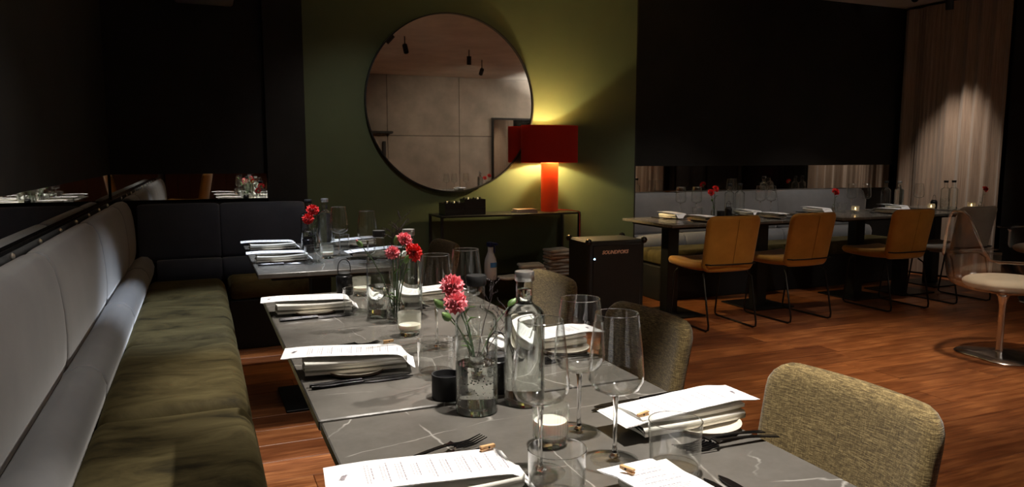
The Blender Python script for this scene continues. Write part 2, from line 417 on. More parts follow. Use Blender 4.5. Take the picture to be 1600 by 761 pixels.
# black rail with bright studs on the side wall
t = thing('wall_rail', 'black rail with small bright studs along the side bench top', 'rail', (XL, 3.0, .89))
MB().bbox((.005, -2.6, 0), (.030, 2.69, .075), .004).build('rail_bar', 'black_gloss', t)
for k in range(11):
    MB().lathe([(0, .008), (.007, .0065), (.012, 0), (0, 0)], 12).build('stud', 'stud', t, True, (.030, -2.06 + .43 * k, .056)).rotation_euler = (0, PI / 2, 0)
# grey boxed unit high on the wall
tag(MB().bbox((-.10, 5.40, 2.297), (.27, YB - .012, 2.58), .01).build('ventilation_box', 'grey_unit'), 'grey boxed unit high on the black back wall', 'ventilation box')

# ------------------------------------------------------------------ round mirror
t = thing('round_mirror', 'large round mirror with a thin black frame on the green wall', 'mirror', (1.885, YB - .012, 1.67))
R0 = .70
ring = MB().lathe([(R0 - .006, 0), (R0 + .004, 0), (R0 + .004, .035), (R0 - .006, .035)], 96, close=True).build('mirror_frame', 'black_metal', t); ring.rotation_euler = (PI / 2, 0, 0)
g = MB().lathe([(0, .020), (R0 - .006, .020), (R0 - .006, .006), (0, .006)], 96).build('mirror_glass', 'mirror', t); g.rotation_euler = (PI / 2, 0, 0)

# ------------------------------------------------------------------ side bench
def bench_ring(prof, y, k, cx, cz): return [(cx + (px - cx) * k, y, cz + (pz - cz) * k) for (px, pz) in prof]
UP = [(-.535, .565), (-.535, .90), (-.525, .935), (-.505, .955), (-.475, .960), (-.450, .945), (-.430, .905), (-.418, .845), (-.410, .76), (-.408, .68), (-.412, .61), (-.420, .575), (-.45, .562)]
LO = [(-.535, .43), (-.535, .555), (-.43, .562), (-.385, .585), (-.345, .580), (-.318, .555), (-.305, .515), (-.312, .47), (-.33, .43)]
def roll(prof, y0, y1, xf=lambda p: p):
    cx = sum(p[0] for p in prof) / len(prof); cz = sum(p[1] for p in prof) / len(prof)
    secs = [(y0 + .0006, .885), (y0 + .004, .935), (y0 + .014, .97), (y0 + .035, .990), (y0 + .10, 1.0)]
    ends = [(y1 - .10, 1.0), (y1 - .035, .990), (y1 - .014, .97), (y1 - .004, .935), (y1 - .0006, .885)]
    mid = [(y0 + (y1 - y0) * q, 1.004) for q in (.3, .5, .7)]
    return MB().loft([[xf(p) for p in bench_ring(prof, yy, k, cx, cz)] for yy, k in secs + mid + ends])
bench = thing('side_bench', 'long grey-backed bench with olive velvet seat along the side wall', 'bench', (-.2, 2.9, 0))
def bshift(p): return (p[0] + .2, p[1] - 2.9, p[2])
seamsY = [.55, 1.60, 2.66, 3.77, 4.92, 5.50]
for a, b in zip(seamsY[:-1], seamsY[1:]):
    roll(UP, a, b, bshift).build('backrest', 'bench_grey', bench, 60)
    roll(LO, a, b, bshift).build('lumbar_roll', 'bench_grey', bench, 60)
seatY = [.55, 1.48, 2.455, 3.425, 4.445, 5.14]
for k, (a, b) in enumerate(zip(seatY[:-1], seatY[1:])):
    rnd = random.Random(40 + k); ph = [(rnd.uniform(2, 9), rnd.uniform(-6, 6), rnd.uniform(0, 6)) for _ in range(4)]
    cy = (a + b) / 2
    def fn(x, y, z, cy=cy, ph=ph):
        if z > 0:
            z += .016 * (1 - (y / ((b - a) / 2)) ** 2) + .0012 * sum(math.sin(p * x * 2 + q * y * 2 + s) for p, q, s in ph)
            z -= .012 * max(0, x - .1) ** 2 * 20
        return bshift((-.105 + x, cy + y, .385 + z))
    MB().pad(.46, b - a - .010, .16, .05, .055, fn, 24, 40).build('seat_cushion', 'velvet', bench, 70)
MB().bbox(bshift((-.535, .56, .0)), bshift((.085, 5.12, .308)), .006).build('plinth', 'black_matt', bench, False)
MB().bbox(bshift((.095, .56, .0)), bshift((.112, 5.12, .36)), .004).build('front_panel', 'black_matt', bench, False)
# ------------------------------------------------------------------ corner bench at the back wall, shade put into its navy colour
b2 = thing('corner_bench', 'navy bench with shade in its colour along the black back wall left of the far table', 'bench', (.2, 5.35, 0))
def rot_back(p):     # the side profile turned to face the camera: depth x -> y
    return (p[1], -(p[0] + .535) + 5.63 - 5.35, p[2] - .03)
for a, b in ((-.40, .12), (.12, .70)):
    roll(UP, a - .2, b - .2, rot_back).build('backrest', 'bench_shaded', b2, 60)
    roll(LO, max(a, -.29) - .2, b - .2, rot_back).build('lumbar_roll', 'bench_shaded', b2, 60)
MB().pad(.62, .40, .12, .03, .045, lambda x, y, z: (.45 + x - .2, 5.20 + y - 5.35, .385 + z)).build('seat_cushion', 'velvet', b2, 70)
MB().bbox((-.06, -.34, 0), (.56, .25, .325), .006).build('plinth', 'black_matt', b2, False)
# ------------------------------------------------------------------ right bench behind the back tables
b3 = thing('wall_bench', 'grey bench along the back wall behind the mustard chairs', 'bench', (5.0, 5.55, 0))
def rot_r(p): return (p[1] - 5.0, -(p[0] + .535) + 5.895 - 5.55, p[2] - .045)
for a, b in ((3.42, 4.17), (4.17, 5.35), (5.35, 6.55)):
    roll(UP, a, b, rot_r).build('backrest', 'bench_grey', b3, 60)
    roll(LO, max(a, 3.63), b, rot_r).build('lumbar_roll', 'bench_grey', b3, 60)
for a, b in ((3.64, 4.6), (4.6, 5.55), (5.55, 6.55)):
    MB().pad(b - a - .003, .40, .13, .03, .045, lambda x, y, z, m=(a + b) / 2: (m + x - 5.0, 5.485 + y - 5.55, .37 + z)).build('seat_cushion', 'velvet', b3, 70)
MB().bbox((-1.36, -.24, 0), (1.55, .33, .30), .006).build('plinth', 'black_matt', b3, False)

# ------------------------------------------------------------------ tables
def table(x0, y0, x1, y1, label, peds, top=.75):
    cx, cy = (x0 + x1) / 2, (y0 + y1) / 2
    t = thing('dining_table', label, 'table', (cx, cy, 0), 0, 'stone topped dining tables')
    MB().bbox((x0 - cx, y0 - cy, top - .022), (x1 - cx, y1 - cy, top), .0025).build('tabletop', 'stone', t, False)
    MB().bbox((x0 - cx + .06, y0 - cy + .06, top - .042), (x1 - cx - .06, y1 - cy - .06, top - .0221), .002).build('under_frame', 'black_matt', t, False)
    for (px, py) in peds:
        MB().bbox((px - cx - .05, py - cy - .05, .012), (px - cx + .05, py - cy + .05, top - .0425), .003).build('pedestal', 'black_metal', t, False)
        MB().bbox((px - cx - .21, py - cy - .21, 0), (px - cx + .21, py - cy + .21, .0118), .003).build('base_plate', 'black_metal', t, False)
    return t
table(.19, .56, .905, 1.3775, 'near stone table with three place settings, cut by the picture bottom', [(.55, .95)])
table(.188, 1.392, .905, 2.742, 'second stone table with carnations, between bench and woven chairs', [(.55, 1.78), (.55, 2.42)])
table(.212, 3.29, .905, 4.40, 'far stone table in cool light before the dark corner bench', [(.55, 3.85)])
table(3.185, 4.50, 4.655, 5.20, 'dark table behind the first two mustard chairs', [(3.42, 4.86), (4.32, 4.86)])
table(4.86, 4.50, 6.36, 5.20, 'dark table behind the third mustard chair and the pale chair', [(5.42, 4.86), (6.0, 4.86)])
table(6.48, 4.62, 6.88, 5.35, 'small dark table in front of the lit curtain', [(6.66, 5.05)])
table(3.30, .35, 4.25, 1.15, 'spare table with white menus, seen only in the round mirror', [(3.78, .75)])

# ------------------------------------------------------------------ chairs
def shell_chair(name, mat, legs, bw=.44):
    t = thing(name, '', 'chair')
    # local: sitter faces +y; back at y = 0
    def back(x, y, z):
        zz = .63 + y * .98                      # height
        q = x / .22
        yy = -.075 * ((zz - .44) / .4) + .040 * q * q + z
        if mat == 'mustard' and z < 0 and abs(x) < .004: yy += .003
        return (x * (1 + .10 * (zz - .62)), yy, zz)
    MB().pad(bw, .42, .045, .055, .024, back, 22, 20).build('backrest', mat, t, 70)
    def seat(x, y, z):
        q = y / .23
        return (x, .265 + y, .445 + z + .012 * q * q + .012 * (x / .22) ** 2)
    MB().pad(.45, .48, .06, .06, .03, seat, 18, 18).build('seat', mat, t, 70)
    if mat in ('mustard', 'greige'):
        if mat == 'mustard':
            MB().tube([(0, -.0235 - .075 * ((z - .44) / .4), z) for z in (.47, .55, .63, .72, .81)], .0013, 5).build('seam', 'seam', t)
        MB().tube([(-.205, .02, .485), (-.19, -.035, .485), (-.1, -.048, .485), (.1, -.048, .485), (.19, -.035, .485), (.205, .02, .485)], .006, 6).build('back_bar', 'black_metal', t)
    if legs == 'sled':
        for sx in (-1, 1):
            x = sx * .205
            MB().tube([(x * .9, .06, .412), (x, .02, .38), (x, -.05, .05), (x, -.047, .018), (x, -.02, .0072), (x, .42, .0072), (x, .445, .018), (x, .445, .05), (x, .40, .38), (x * .9, .38, .412)], .007, 8).build('leg', 'black_metal', t)
    else:
        for sx in (-1, 1):
            for (yy, dy) in ((.06, -.05), (.44, .03)):
                MB().tube([(sx * .17, yy, .415), (sx * .205, yy + dy, 0)], [.016, .010], 8).build('leg', 'black_metal', t)
    return t
WC = 'olive gold woven chair '
for (x, y, rz, lab) in ((1.045, .972, PI / 2 + .05, 'drawn up to the near table, largest of the woven chairs'), (1.06, 1.665, PI / 2 + .03, 'beside the right-hand menu of the second table'),
                        (1.09, 2.33, PI / 2 - .02, 'just behind the silver-capped bottle'), (1.055, 3.46, PI / 2 + .02, 'at the far table, behind the tall red carnations')):
    place('woven', lambda: shell_chair('dining_chair', 'woven', 'four', .372), (x, y, 0), rz, WC + lab, 'woven chairs at the front tables')
for (x, y, rz, lab) in ((3.50, 4.23, -.05, 'first mustard leather chair right of the black loudspeaker'), (4.24, 4.23, .03, 'second mustard leather chair from the black loudspeaker'),
                        (5.29, 4.22, -.03, 'third mustard leather chair, left of the pale chair')):
    place('mustard', lambda: shell_chair('side_chair', 'mustard', 'sled'), (x, y, 0), rz, lab, 'mustard chairs at the back tables')
place('greige', lambda: shell_chair('side_chair', 'greige', 'sled'), (6.07, 4.23, 0), -.02, 'pale grey-beige chair behind the clear acrylic chair')
place('mustard', None, (.07, -1.05, 0), 1.78, 'tall mustard leather chair behind the camera, seen only in the strip mirrors', 'mustard chairs at the back tables', scale=1.2)

# clear acrylic swivel armchair
t = thing('swivel_chair', 'clear acrylic swivel armchair with cream cushion and chrome foot', 'chair', (4.60, 2.98, 0), -PI / 2 - .12)
def rim(th):        # th = 0 at the back
    a = abs(th); q = min(1, max(0, (a - .13) / .52)); q = q * q * (3 - 2 * q)
    return .925 - .29 * q - .02 * min(1, max(0, (a - .9) / 1.4))
rings = []; NT = 40; NS = 16
inner, outer = [], []
for (off, store) in ((0, outer), (.006, inner)):
    for k in range(NS + 1):
        s_ = k / NS; rg = []
        for i in range(NT + 1):
            th = -2.35 + 4.70 * i / NT; zr = rim(th)
            zb = .425; a = s_ * PI / 2
            R = (.30 - off)
            rr = R * min(1, math.sin(min(1, s_ * 1.6) * PI / 2)) ** .8
            h = max(0, (s_ - .28) / .72)
            z = zb + off + (zr - zb) * (h ** 1.35)
            lean = .10 * h * max(0, math.cos(th))
            rg.append((-rr * math.sin(th) * .98, -(rr + lean) * math.cos(th), z))
        store.append(rg)
mb = MB(); mb.loft(outer, False, False); mb.loft(inner, False, False)
mb.build('shell', 'acrylic', t, 80)
mb = MB(); mb.tube([(p[0], p[1], p[2]) for p in outer[-1]], .0085, 8)
mb.build('shell_rim', 'glass_rim', t)
for sx in (-1, 1):
    MB().pad(.07, .30, .012, .03, .006, lambda x, y, z, sx=sx: (sx * .285 + x, .10 + y, .640 + z), 8, 10).build('armrest', 'acrylic', t)
MB().pad(.48, .48, .085, .22, .085, lambda x, y, z: (x, .03 + y, .468 + (z if z < 0 else z * .8)), 18, 18).build('seat_cushion', 'cream', t, 70)
MB().lathe([(0, 0.40), (.10, .412), (.115, .424), (.05, .408), (.030, .38), (.021, .33), (.019, .05), (.022, .034), (.05, .026), (0, .022)], 24).build('stem', 'chrome', t)
ft = []
for i in range(40):
    a = 2 * PI * i / 40; r = .215 * (1 + .16 * math.cos(3 * a)); ft.append((r, a))
MB().loft([[(r * k * math.sin(a), r * k * math.cos(a), z) for r, a in ft] for k, z in ((.98, 0), (1, .006), (.97, .013), (.6, .021), (.2, .030))]).build('foot', 'chrome', t, 50)

t2 = copy_tree(t); t2.location = (6.69, 3.98, 0); t2.rotation_euler = (0, 0, PI / 2 + .1)
t2['label'] = 'second clear acrylic armchair, only its arm tip entering at the right edge'
t['group'] = t2['group'] = 'clear acrylic swivel armchairs'
# ------------------------------------------------------------------ console with lamp
t = thing('console_table', 'thin black metal console table below the round mirror', 'console', (2.275, 5.50, 0))
cx0, cx1, cy0, cy1 = -.60, .60, -.16, .17
MB().bbox((cx0, cy0, .785), (cx1, cy1, .80), .002).build('top', 'black_metal', t, False)
MB().bbox((cx0 + .02, cy0 + .02, .265), (cx1 - .02, cy1 - .02, .28), .002).build('shelf', 'black_metal', t, False)
for x in (cx0, cx1 - .02):
    for y in (cy0, cy1 - .02):
        MB().box((x, y, 0), (x + .02, y + .02, .785)).build('leg', 'black_metal', t, False)
LX, LY, LZ = 2.678, 5.528, .80
t = thing('table_lamp', 'red table lamp with an oval drum shade on the black console', 'lamp', (LX, LY, LZ))
MB().lathe([(0, 0), (.072, 0), (.072, .40), (.068, .404), (0, .404)], 40).build('lamp_base', 'lamp_base', t)
def shade_plan(k=0, n=72): return [((.252 - k) * math.cos(2 * PI * i / n), (.135 - k) * math.sin(2 * PI * i / n)) for i in range(n)]
P0, P1 = shade_plan(0, 64), shade_plan(.003, 64)
z0, z1 = .402, .705
mb = MB(); mb.loft([[(x, y, z0) for x, y in P0], [(x, y, z1) for x, y in P0]], False)
mb.build('lamp_shade', 'lamp_shade', t, 50)
MB().loft([[(x, y, z0 + .001) for x, y in P1], [(x, y, z1 - .001) for x, y in P1]], False).build('shade_lining', 'lamp_inner', t, 50)
MB().lathe([(0, .418), (.010, .42), (.011, .435), (.018, .45), (.020, .462), (.015, .474), (0, .478)], 20).build('bulb', 'bulb', t)
MB().lathe([(0, .404), (.013, .404), (.013, .4175), (0, .4175)], 14).build('socket', 'black_matt', t)
ld = bpy.data.lights.new('lamp_light', 'POINT'); lo = bpy.data.objects.new('lamp_light', ld); COL.objects.link(lo)
ld.energy = 62; ld.color = (1.0, .74, .36); ld.shadow_soft_size = .02; lo.location = (LX, LY, LZ + .500)
MB().tube([(.071, .02, .006), (.12, .04, .006), (.165, .0, .006), (.175, -.10, .005), (.178, -.186, .004), (.179, -.198, -.02), (.182, -.198, -.2), (.178, -.198, -.38), (.170, -.195, -.47)], .0038, 6).build('cord', 'lamp_cord', t)
# things on the console
def card_box(wd, h, n, seed):
    def mk():
        t = thing('storage_box', '', 'box'); r = random.Random(seed)
        mb = MB(); th = .006
        mb.box((-wd / 2, -.07, 0), (wd / 2, .07, .006)); mb.box((-wd / 2, -.07, .006), (wd / 2, -.07 + th, h)); mb.box((-wd / 2, .07 - th, .006), (wd / 2, .07, h))
        mb.box((-wd / 2, -.07 + th, .006), (-wd / 2 + th, .07 - th, h)); mb.box((wd / 2 - th, -.07 + th, .006), (wd / 2, .07 - th, h)); mb.build('body', 'black_gloss', t, False)
        MB().box((-wd / 2 - .001, -.0715, h * .45), (wd / 2 + .001, -.0700, h * .5)).build('band', 'black_metal', t, False)
        for k in range(n):
            x = -wd / 2 + .02 + (wd - .04) * k / max(1, n - 1)
            MB().lathe([(0, .0062), (.008, .0062), (.008, h + .006), (.006, h + .012), (0, h + .014)], 8).build('vial', 'stud' if k % 2 else 'black_gloss', t, True, (x, r.uniform(-.03, .02), 0))
        return t
    return mk
place('bxA', card_box(.16, .095, 6, 1), (1.80, 5.46, .80), .05, 'shallow black box of small gilt-topped vials at the console end')
place('bxB', card_box(.17, .12, 5, 2), (1.98, 5.48, .80), -.04, 'taller black box on the console beside the gilt-topped vials')
for (z, w_, rz, lab) in ((.80, .19, .03, 'lower of two small brown notebooks on the console'), (.8155, .17, -.05, 'upper of two small brown notebooks on the console')):
    o = thing('notebook', lab, 'notebook', (2.42, 5.46, z + .0002), rz, 'notebooks on the console')
    MB().bbox((-w_ / 2, -.06, 0), (w_ / 2, .06, .003), .001).build('cover', 'book', o, False); MB().box((-w_ / 2 + .003, -.057, .003), (w_ / 2 - .003, .057, .012)).build('pages', 'paper', o, False)
    MB().bbox((-w_ / 2, -.06, .012), (w_ / 2, .06, .015), .001).build('cover', 'book', o, False)
# spray bottle
t = thing('spray_bottle', 'white spray bottle with blue trigger on the console shelf', 'spray bottle', (2.10, 5.40, .28), .3)
MB().lathe([(0, 0), (.046, 0), (.05, .01), (.05, .12), (.044, .165), (.03, .20), (.022, .225), (.022, .26), (0, .26)], 24).build('body', 'white_plastic', t)
MB().bbox((-.022, -.025, .2602), (.022, .03, .30), .006).build('spray_head', 'blue_plastic', t); MB().bbox((-.012, -.085, .278), (.012, -.025, .298), .004).build('nozzle', 'blue_plastic', t)
MB().bbox((-.006, -.055, .215), (.006, -.043, .276), .003).build('trigger', 'blue_plastic', t)
MB().loft([[(.0515 * math.sin(a), -.0515 * math.cos(a), z) for a in (-.7, -.35, 0, .35, .7)] for z in (.10, .125, .14)], False, False).build('label_print', 'blue_print', t)
# towels folded on the shelf
def towel(nm, wd, dp, h, mat):
    def mk():
        o = MB(); n = 9
        prof = []
        o.pad(wd, dp, h, .02, h / 2, lambda x, y, z: (x, y, h / 2 + z + .002 * math.sin(30 * x) * (z > 0) + .0015 * math.sin(40 * y)), 12, 8)
        q = o.build('folded_towel', mat, None, 70); return tag(q, '', 'towel')
    return mk
z = .2805
for k in range(8):
    mt = 'towel_peach' if k == 5 else 'towel'
    h = (.028, .026, .024, .028, .025, .022, .030, .026)[k]
    place('tw' + mt, towel('t', .20, .17, .027, mt), (2.69 + random.uniform(-.008, .008), 5.40, z), random.uniform(-.12, .12),
          ('peach folded cloth in the tall pile on the console shelf' if k == 5 else 'white folded cloth, %s of the tall pile on the console shelf' % ('lowest', 'second from the bottom', 'third from the bottom', 'fourth from the bottom', 'just under the peach cloth', '', 'just above the peach cloth', 'topmost')[k]), 'folded cloths on the console shelf')
    z += .0275
z = .2805
for k in range(4):
    place('twtowel', None, (2.45 + random.uniform(-.01, .01), 5.39, z), random.uniform(-.3, .3), 'white folded cloth, %s of the low pile beside the tall pile' % ('lowest', 'second from the bottom', 'third from the bottom', 'topmost')[k], 'folded cloths on the console shelf')
    z += .0275
tag(MB().pad(.22, .15, .022, .03, .011, lambda x, y, z: (2.26 + x, 5.37 + y, .2925 + z + .003 * math.sin(40 * x)), 12, 8).build('cleaning_cloth', 'towel', None, 70), 'pale cloth lying between spray bottle and folded cloths', 'cloth')

# loudspeaker
t = thing('loudspeaker', 'black box loudspeaker with lettering and blue light beside the console', 'loudspeaker', (2.83, 4.85, 0), -.03)
MB().bbox((-.235, -.17, .03), (.235, .17, .635), .012).build('cabinet', 'black_matt', t, False)
MB().bbox((-.20, -.178, .06), (.20, -.1702, .605), .003).build('grille', 'black_metal', t, False)
for sx in (-1, 1):
    for sy in (-1, 1):
        for z_ in (.028, .630):
            MB().lathe([(0, -.026), (.018, -.019), (.026, 0), (.018, .019), (0, .026)], 10).build('corner_ball', 'black_gloss', t, True, (sx * .232, sy * .165, z_))
def text(s_, size, mat, parent, loc, rot, shear=0, name='lettering'):
    c = bpy.data.curves.new(name, 'FONT'); c.body = s_; c.size = size; c.align_x = 'CENTER'; c.align_y = 'CENTER'; c.extrude = .001; c.shear = shear; c.offset = .0012
    c.materials.append(M[mat]); q = bpy.data.objects.new(name, c); COL.objects.link(q); bpy.context.view_layer.update(); me = bpy.data.meshes.new_from_object(q); bpy.data.objects.remove(q)
    o = bpy.data.objects.new(name, me); COL.objects.link(o); o.parent = parent; o.location = loc; o.rotation_euler = rot; return o
text('SOUNDBOKS', .036, 'logo', t, (-.02, -.1795, .55), (PI / 2, 0, 0), .3)
MB().lathe([(0, 0), (.006, 0), (.006, .003), (0, .004)], 12).build('status_light', 'led', t, True, (-.19, -.1785, .505)).rotation_euler = (PI / 2, 0, 0)

# ------------------------------------------------------------------ curtains and window on the right wall
def curtain(y0, y1, label, z1=CEIL - .03, seed=0):
    r = random.Random(seed); n = int((y1 - y0) / .012); rows = []
    ph = r.uniform(0, 6); pl = []
    for i in range(n + 1):
        yy = y0 + (y1 - y0) * i / n
        d = .5 + .30 * math.sin(yy * 34 + ph + 2.4 * math.sin(yy * 6.3)) + .06 * math.sin(yy * 120 + 3.0 * math.sin(yy * 11 + ph)) + .14 * math.sin(yy * 15 + ph)
        pl.append((yy, d))
    for z in (.02, .7, 1.5, 2.2, z1):
        k = .080 * (1 - .30 * z / z1)
        rows.append([(-.05 - k * d, yy - (y0 + y1) / 2, z) for yy, d in pl])
    t = thing('curtain', label, 'curtain', (XR, (y0 + y1) / 2, 0), 0, 'curtains on the right wall')
    MB().loft(rows, False, False).build('drape', 'curtain', t, 80)
    MB().tube([(-.08, -(y1 - y0) / 2 - .02, z1 + .008), (-.08, (y1 - y0) / 2, z1 + .008)], .008, 8).build('track', 'black_metal', t)
curtain(4.70, 5.86, 'pale brown pleated curtain lit from above at the room corner', seed=3)
curtain(-.6, 1.5, 'pale brown pleated curtain farther along the right wall, seen in mirrors', seed=5)
wn = struct('window_1', MB().box((XR - .03, 1.7, .3), (XR + .0, 4.2, .36)).box((XR - .03, 1.7, 2.3), (XR, 4.2, 2.36)), 'black_metal')
for y_ in (1.7, 2.5, 3.3, 4.14): MB().box((XR - .03, y_, .36), (XR, y_ + .06, 2.3)).build('mullion', 'black_metal', wn, False)
MB().box((XR - .012, 1.76, .36), (XR - .006, 4.14, 2.3)).build('pane', 'pane', wn, False)
struct('trim_6', MB().box((XR - .10, 4.30, 0), (XR - .0005, 4.66, CEIL)), 'black_wall')
# rear wall: tall black mirror, dark shelf
t = thing('standing_mirror', 'tall black-framed mirror against the concrete wall, seen in the round mirror', 'mirror', (6.05, YR + .03, 0))
mb = MB(); mb.box((-.45, -.025, .02), (-.41, .02, 2.05)); mb.box((.41, -.025, .02), (.45, .02, 2.05)); mb.box((-.41, -.025, 2.01), (.41, .02, 2.05)); mb.box((-.41, -.025, .02), (.41, .02, .06)); mb.build('frame', 'black_metal', t, False)
MB().box((-.41, -.02, .06), (.41, 0, 2.01)).build('mirror_glass', 'mirror_dim', t, False)
t = thing('wall_shelf', 'dark wall shelf on the concrete wall, seen in the round mirror', 'shelf', (2.75, YR, 1.70))
MB().bbox((-.7, .0005, 0), (.75, .16, .045), .003).build('board', 'black_matt', t, False)
t = thing('wall_post', 'narrow black upright on the concrete wall, seen in the round mirror', 'post', (3.35, YR, .6))
MB().bbox((-.03, .0005, 0), (.03, .04, .95), .003).build('bar', 'black_matt', t, False)

t = thing('added_uplight', 'added black trough behind the camera, holding fill light for the mirrored ceiling', 'added light', (XR, -1.6, 2.05))  # invented fitting, added to brighten the ceiling in the round mirror
MB().box((-.10, -.4, 0), (-.0005, .4, .01)).box((-.10, -.4, .01), (-.09, .4, .07)).box((-.09, -.4, .01), (-.0005, -.39, .07)).box((-.09, .39, .01), (-.0005, .4, .07)).build('trough', 'black_metal', t, False)
ld = bpy.data.lights.new('ceiling_fill', 'AREA'); lo = bpy.data.objects.new('ceiling_fill', ld); COL.objects.link(lo)
ld.shape = 'RECTANGLE'; ld.size = .06; ld.size_y = .7; ld.energy = 240; ld.color = NEUT; lo.location = (XR - .05, -1.6, 2.085); lo.rotation_euler = (PI, 0, 0)
# ------------------------------------------------------------------ ceiling spotlights (the lamps themselves sit in SPOTS at the top)
def spot_body():
    t = thing('ceiling_spotlight', '', 'spotlight', (0, 0, 0), 0, 'ceiling spotlights')
    MB().lathe([(.032, 0), (.034, 0), (.034, .12), (.0, .12), (0, .116), (.032, .116)], 20, close=False).build('lamp_can', 'black_matt', t)
    return t
for (loc, aim, wt, colr, cone, blend, rad, lab) in SPOTS:
    d = (Vector(aim) - Vector(loc)).normalized(); q = (-d).to_track_quat('Z', 'Y').to_euler()
    o = place('spot', spot_body, tuple(Vector(loc) - d * .003), 0, lab, 'ceiling spotlights', rot=tuple(q))
    p = Vector(loc) - d * .11
    st = MB().tube([(p.x, p.y, p.z - .001), (p.x, p.y, CEIL)], .008, 8).build('bracket', 'black_matt')
    st.parent = o; bpy.context.view_layer.update(); st.matrix_parent_inverse = o.matrix_world.inverted()
t = place('spot', None, (6.42, 5.22, 2.76), 0, 'small black spotlight under the ceiling corner above the curtain', 'ceiling spotlights', rot=(0, 1.15, .6))

# ------------------------------------------------------------------ tableware builders
def mk_bottle(kind):
    def mk():
        t = thing('water_bottle', '', 'bottle')
        body = [(.0405, .001), (.0415, .004), (.0415, .178), (.040, .188), (.033, .197), (.022, .203), (.0175, .209), (.0168, .225), (.0168, .252)]
        inner = [(r - .0022, z) for r, z in body[::-1] if z > .02] + [(.0393, .016)]
        MB().lathe([(0, .001)] + body + inner + [(0, .016)], 40).build('glass_body', 'bottle_glass', t)
        MB().lathe([(0, .0015), (.0392, .0015), (.0402, .004), (.0402, .012), (.0385, .0155), (0, .014)], 40).build('base', 'base_glass', t)
        lv = {'still': .236, 'half': .098, 'empty': .02}[kind]
        if kind != 'empty':
            pr = [(0, .0166), (.0386, .0166)] + [(r - .0028, z) for r, z in body if .02 < z < lv - .004]
            top = [q for q in body if q[1] >= lv - .004][0]
            rr = pr[-1][0] if kind == 'half' else .0140
            if kind == 'half': pr = [(0, .0166), (.0386, .0166), (.0386, .06)]; rr = .0386
            pr += [(rr, lv), (0, lv - .0008)]
            MB().lathe(pr, 40).build('water', 'water', t)
        if kind == 'half':
            r_ = random.Random(3); mb = MB()
            for k in range(90):
                a = r_.uniform(0, 2 * PI); q = math.sqrt(r_.random()) * .036; s = r_.uniform(.0006, .0016); zz = r_.uniform(.022, .094)
                mb.lathe([(0, -s), (s * .8, -s * .5), (s, 0), (s * .8, s * .5), (0, s)], 6, (q * math.cos(a), q * math.sin(a), zz))
            tag(mb.build('bubbles', 'bubble', t), kind='stuff')
        cap = 'silver_cap' if kind == 'still' else 'black_matt'
        MB().lathe([(0, .2535), (.0185, .2525), (.0198, .254), (.0198, .270), (.0188, .272), (0, .272)], 32).build('cap', cap, t)
        return t
    return mk
def mk_wine():
    t = thing('wine_glass', '', 'wine glass')
    bo = [(.006, .113), (.022, .116), (.038, .124), (.0455, .138), (.0460, .148), (.0425, .19), (.0355, .248)]
    bi = [(r - .0011, z + .0008) for r, z in bo[::-1]]
    MB().lathe([(0, .112)] + bo + bi + [(0, .116)], 40).build('bowl', 'glass', t)
    MB().lathe([(0, .1115), (.0062, .1115), (.0045, .100), (.0036, .08), (.0034, .03), (.0046, .012), (.010, .0062), (0, .0055)], 14).build('stem', 'solid_glass', t)
    MB().lathe([(0, .0048), (.012, .0046), (.038, .0026), (.0405, .0016), (.0405, .0004), (0, .0004)], 40).build('foot', 'glass', t)
    MB().tube([(.0353 * math.cos(a * PI / 20), .0353 * math.sin(a * PI / 20), .2482) for a in range(40)], .0008, 5, closed=True).build('rim', 'glass_rim', t)
    return t
def mk_tumbler():
    t = thing('tumbler', '', 'tumbler')
    MB().lathe([(0, .0005), (.038, .0005), (.0405, .004), (.0432, .082), (.0418, .082), (.0392, .011), (0, .010)], 40).build('glass_wall', 'glass', t)
    MB().lathe([(0, .001), (.037, .001), (.0385, .0035), (.0385, .0075), (.036, .0098), (0, .0085)], 40).build('base', 'glass', t)
    MB().tube([(.0372 * math.cos(a * PI / 20), .0372 * math.sin(a * PI / 20), .0088) for a in range(40)], .0011, 5, closed=True).build('base_ring', 'glass_rim', t)
    MB().tube([(.0425 * math.cos(a * PI / 20), .0425 * math.sin(a * PI / 20), .082) for a in range(40)], .0009, 5, closed=True).build('rim', 'glass_rim', t)
    return t
def mk_ribbed():
    t = thing('candle_holder', '', 'candle holder')
    wob = lambda a: 1 + .030 * math.cos(34 * a)
    MB().lathe([(.026, .0005), (.028, .004), (.0285, .012), (.031, .016), (.0318, .072), (.0305, .072), (.0297, .017), (.0, .016)], 144, wob=wob).build('ribbed_glass', 'glass', t)
    MB().lathe([(0, .0008), (.0255, .0008), (.027, .004), (.027, .011), (0, .0145)], 32).build('base', 'base_glass', t)
    MB().lathe([(0, .0185), (.0283, .0185), (.0288, .044), (0, .046)], 28).build('wax', 'wax', t)
    MB().lathe([(.0290, .0465), (.0296, .070)], 28).build('frosted_lining', 'frosted', t)
    return t
def mk_frosted(lit):
    def mk():
        t = thing('candle_holder', '', 'candle holder')
        MB().lathe([(0, .012), (.029, .0125), (.0325, .017), (.0328, .065), (.0318, .065), (.0312, .019), (0, .0175)], 32).build('frosted_glass', 'frosted', t)
        MB().lathe([(0, .0005), (.026, .0005), (.028, .003), (.028, .010), (0, .0115)], 32).build('base', 'base_glass', t)
        MB().lathe([(0, .0185), (.0303, .0185), (.0303, .030), (0, .031)], 28).build('wax', 'wax', t)
        if lit: MB().lathe([(0, .0312), (.006, .037), (.005, .046), (0, .058)], 10).build('flame', 'flame', t)
        return t
    return mk
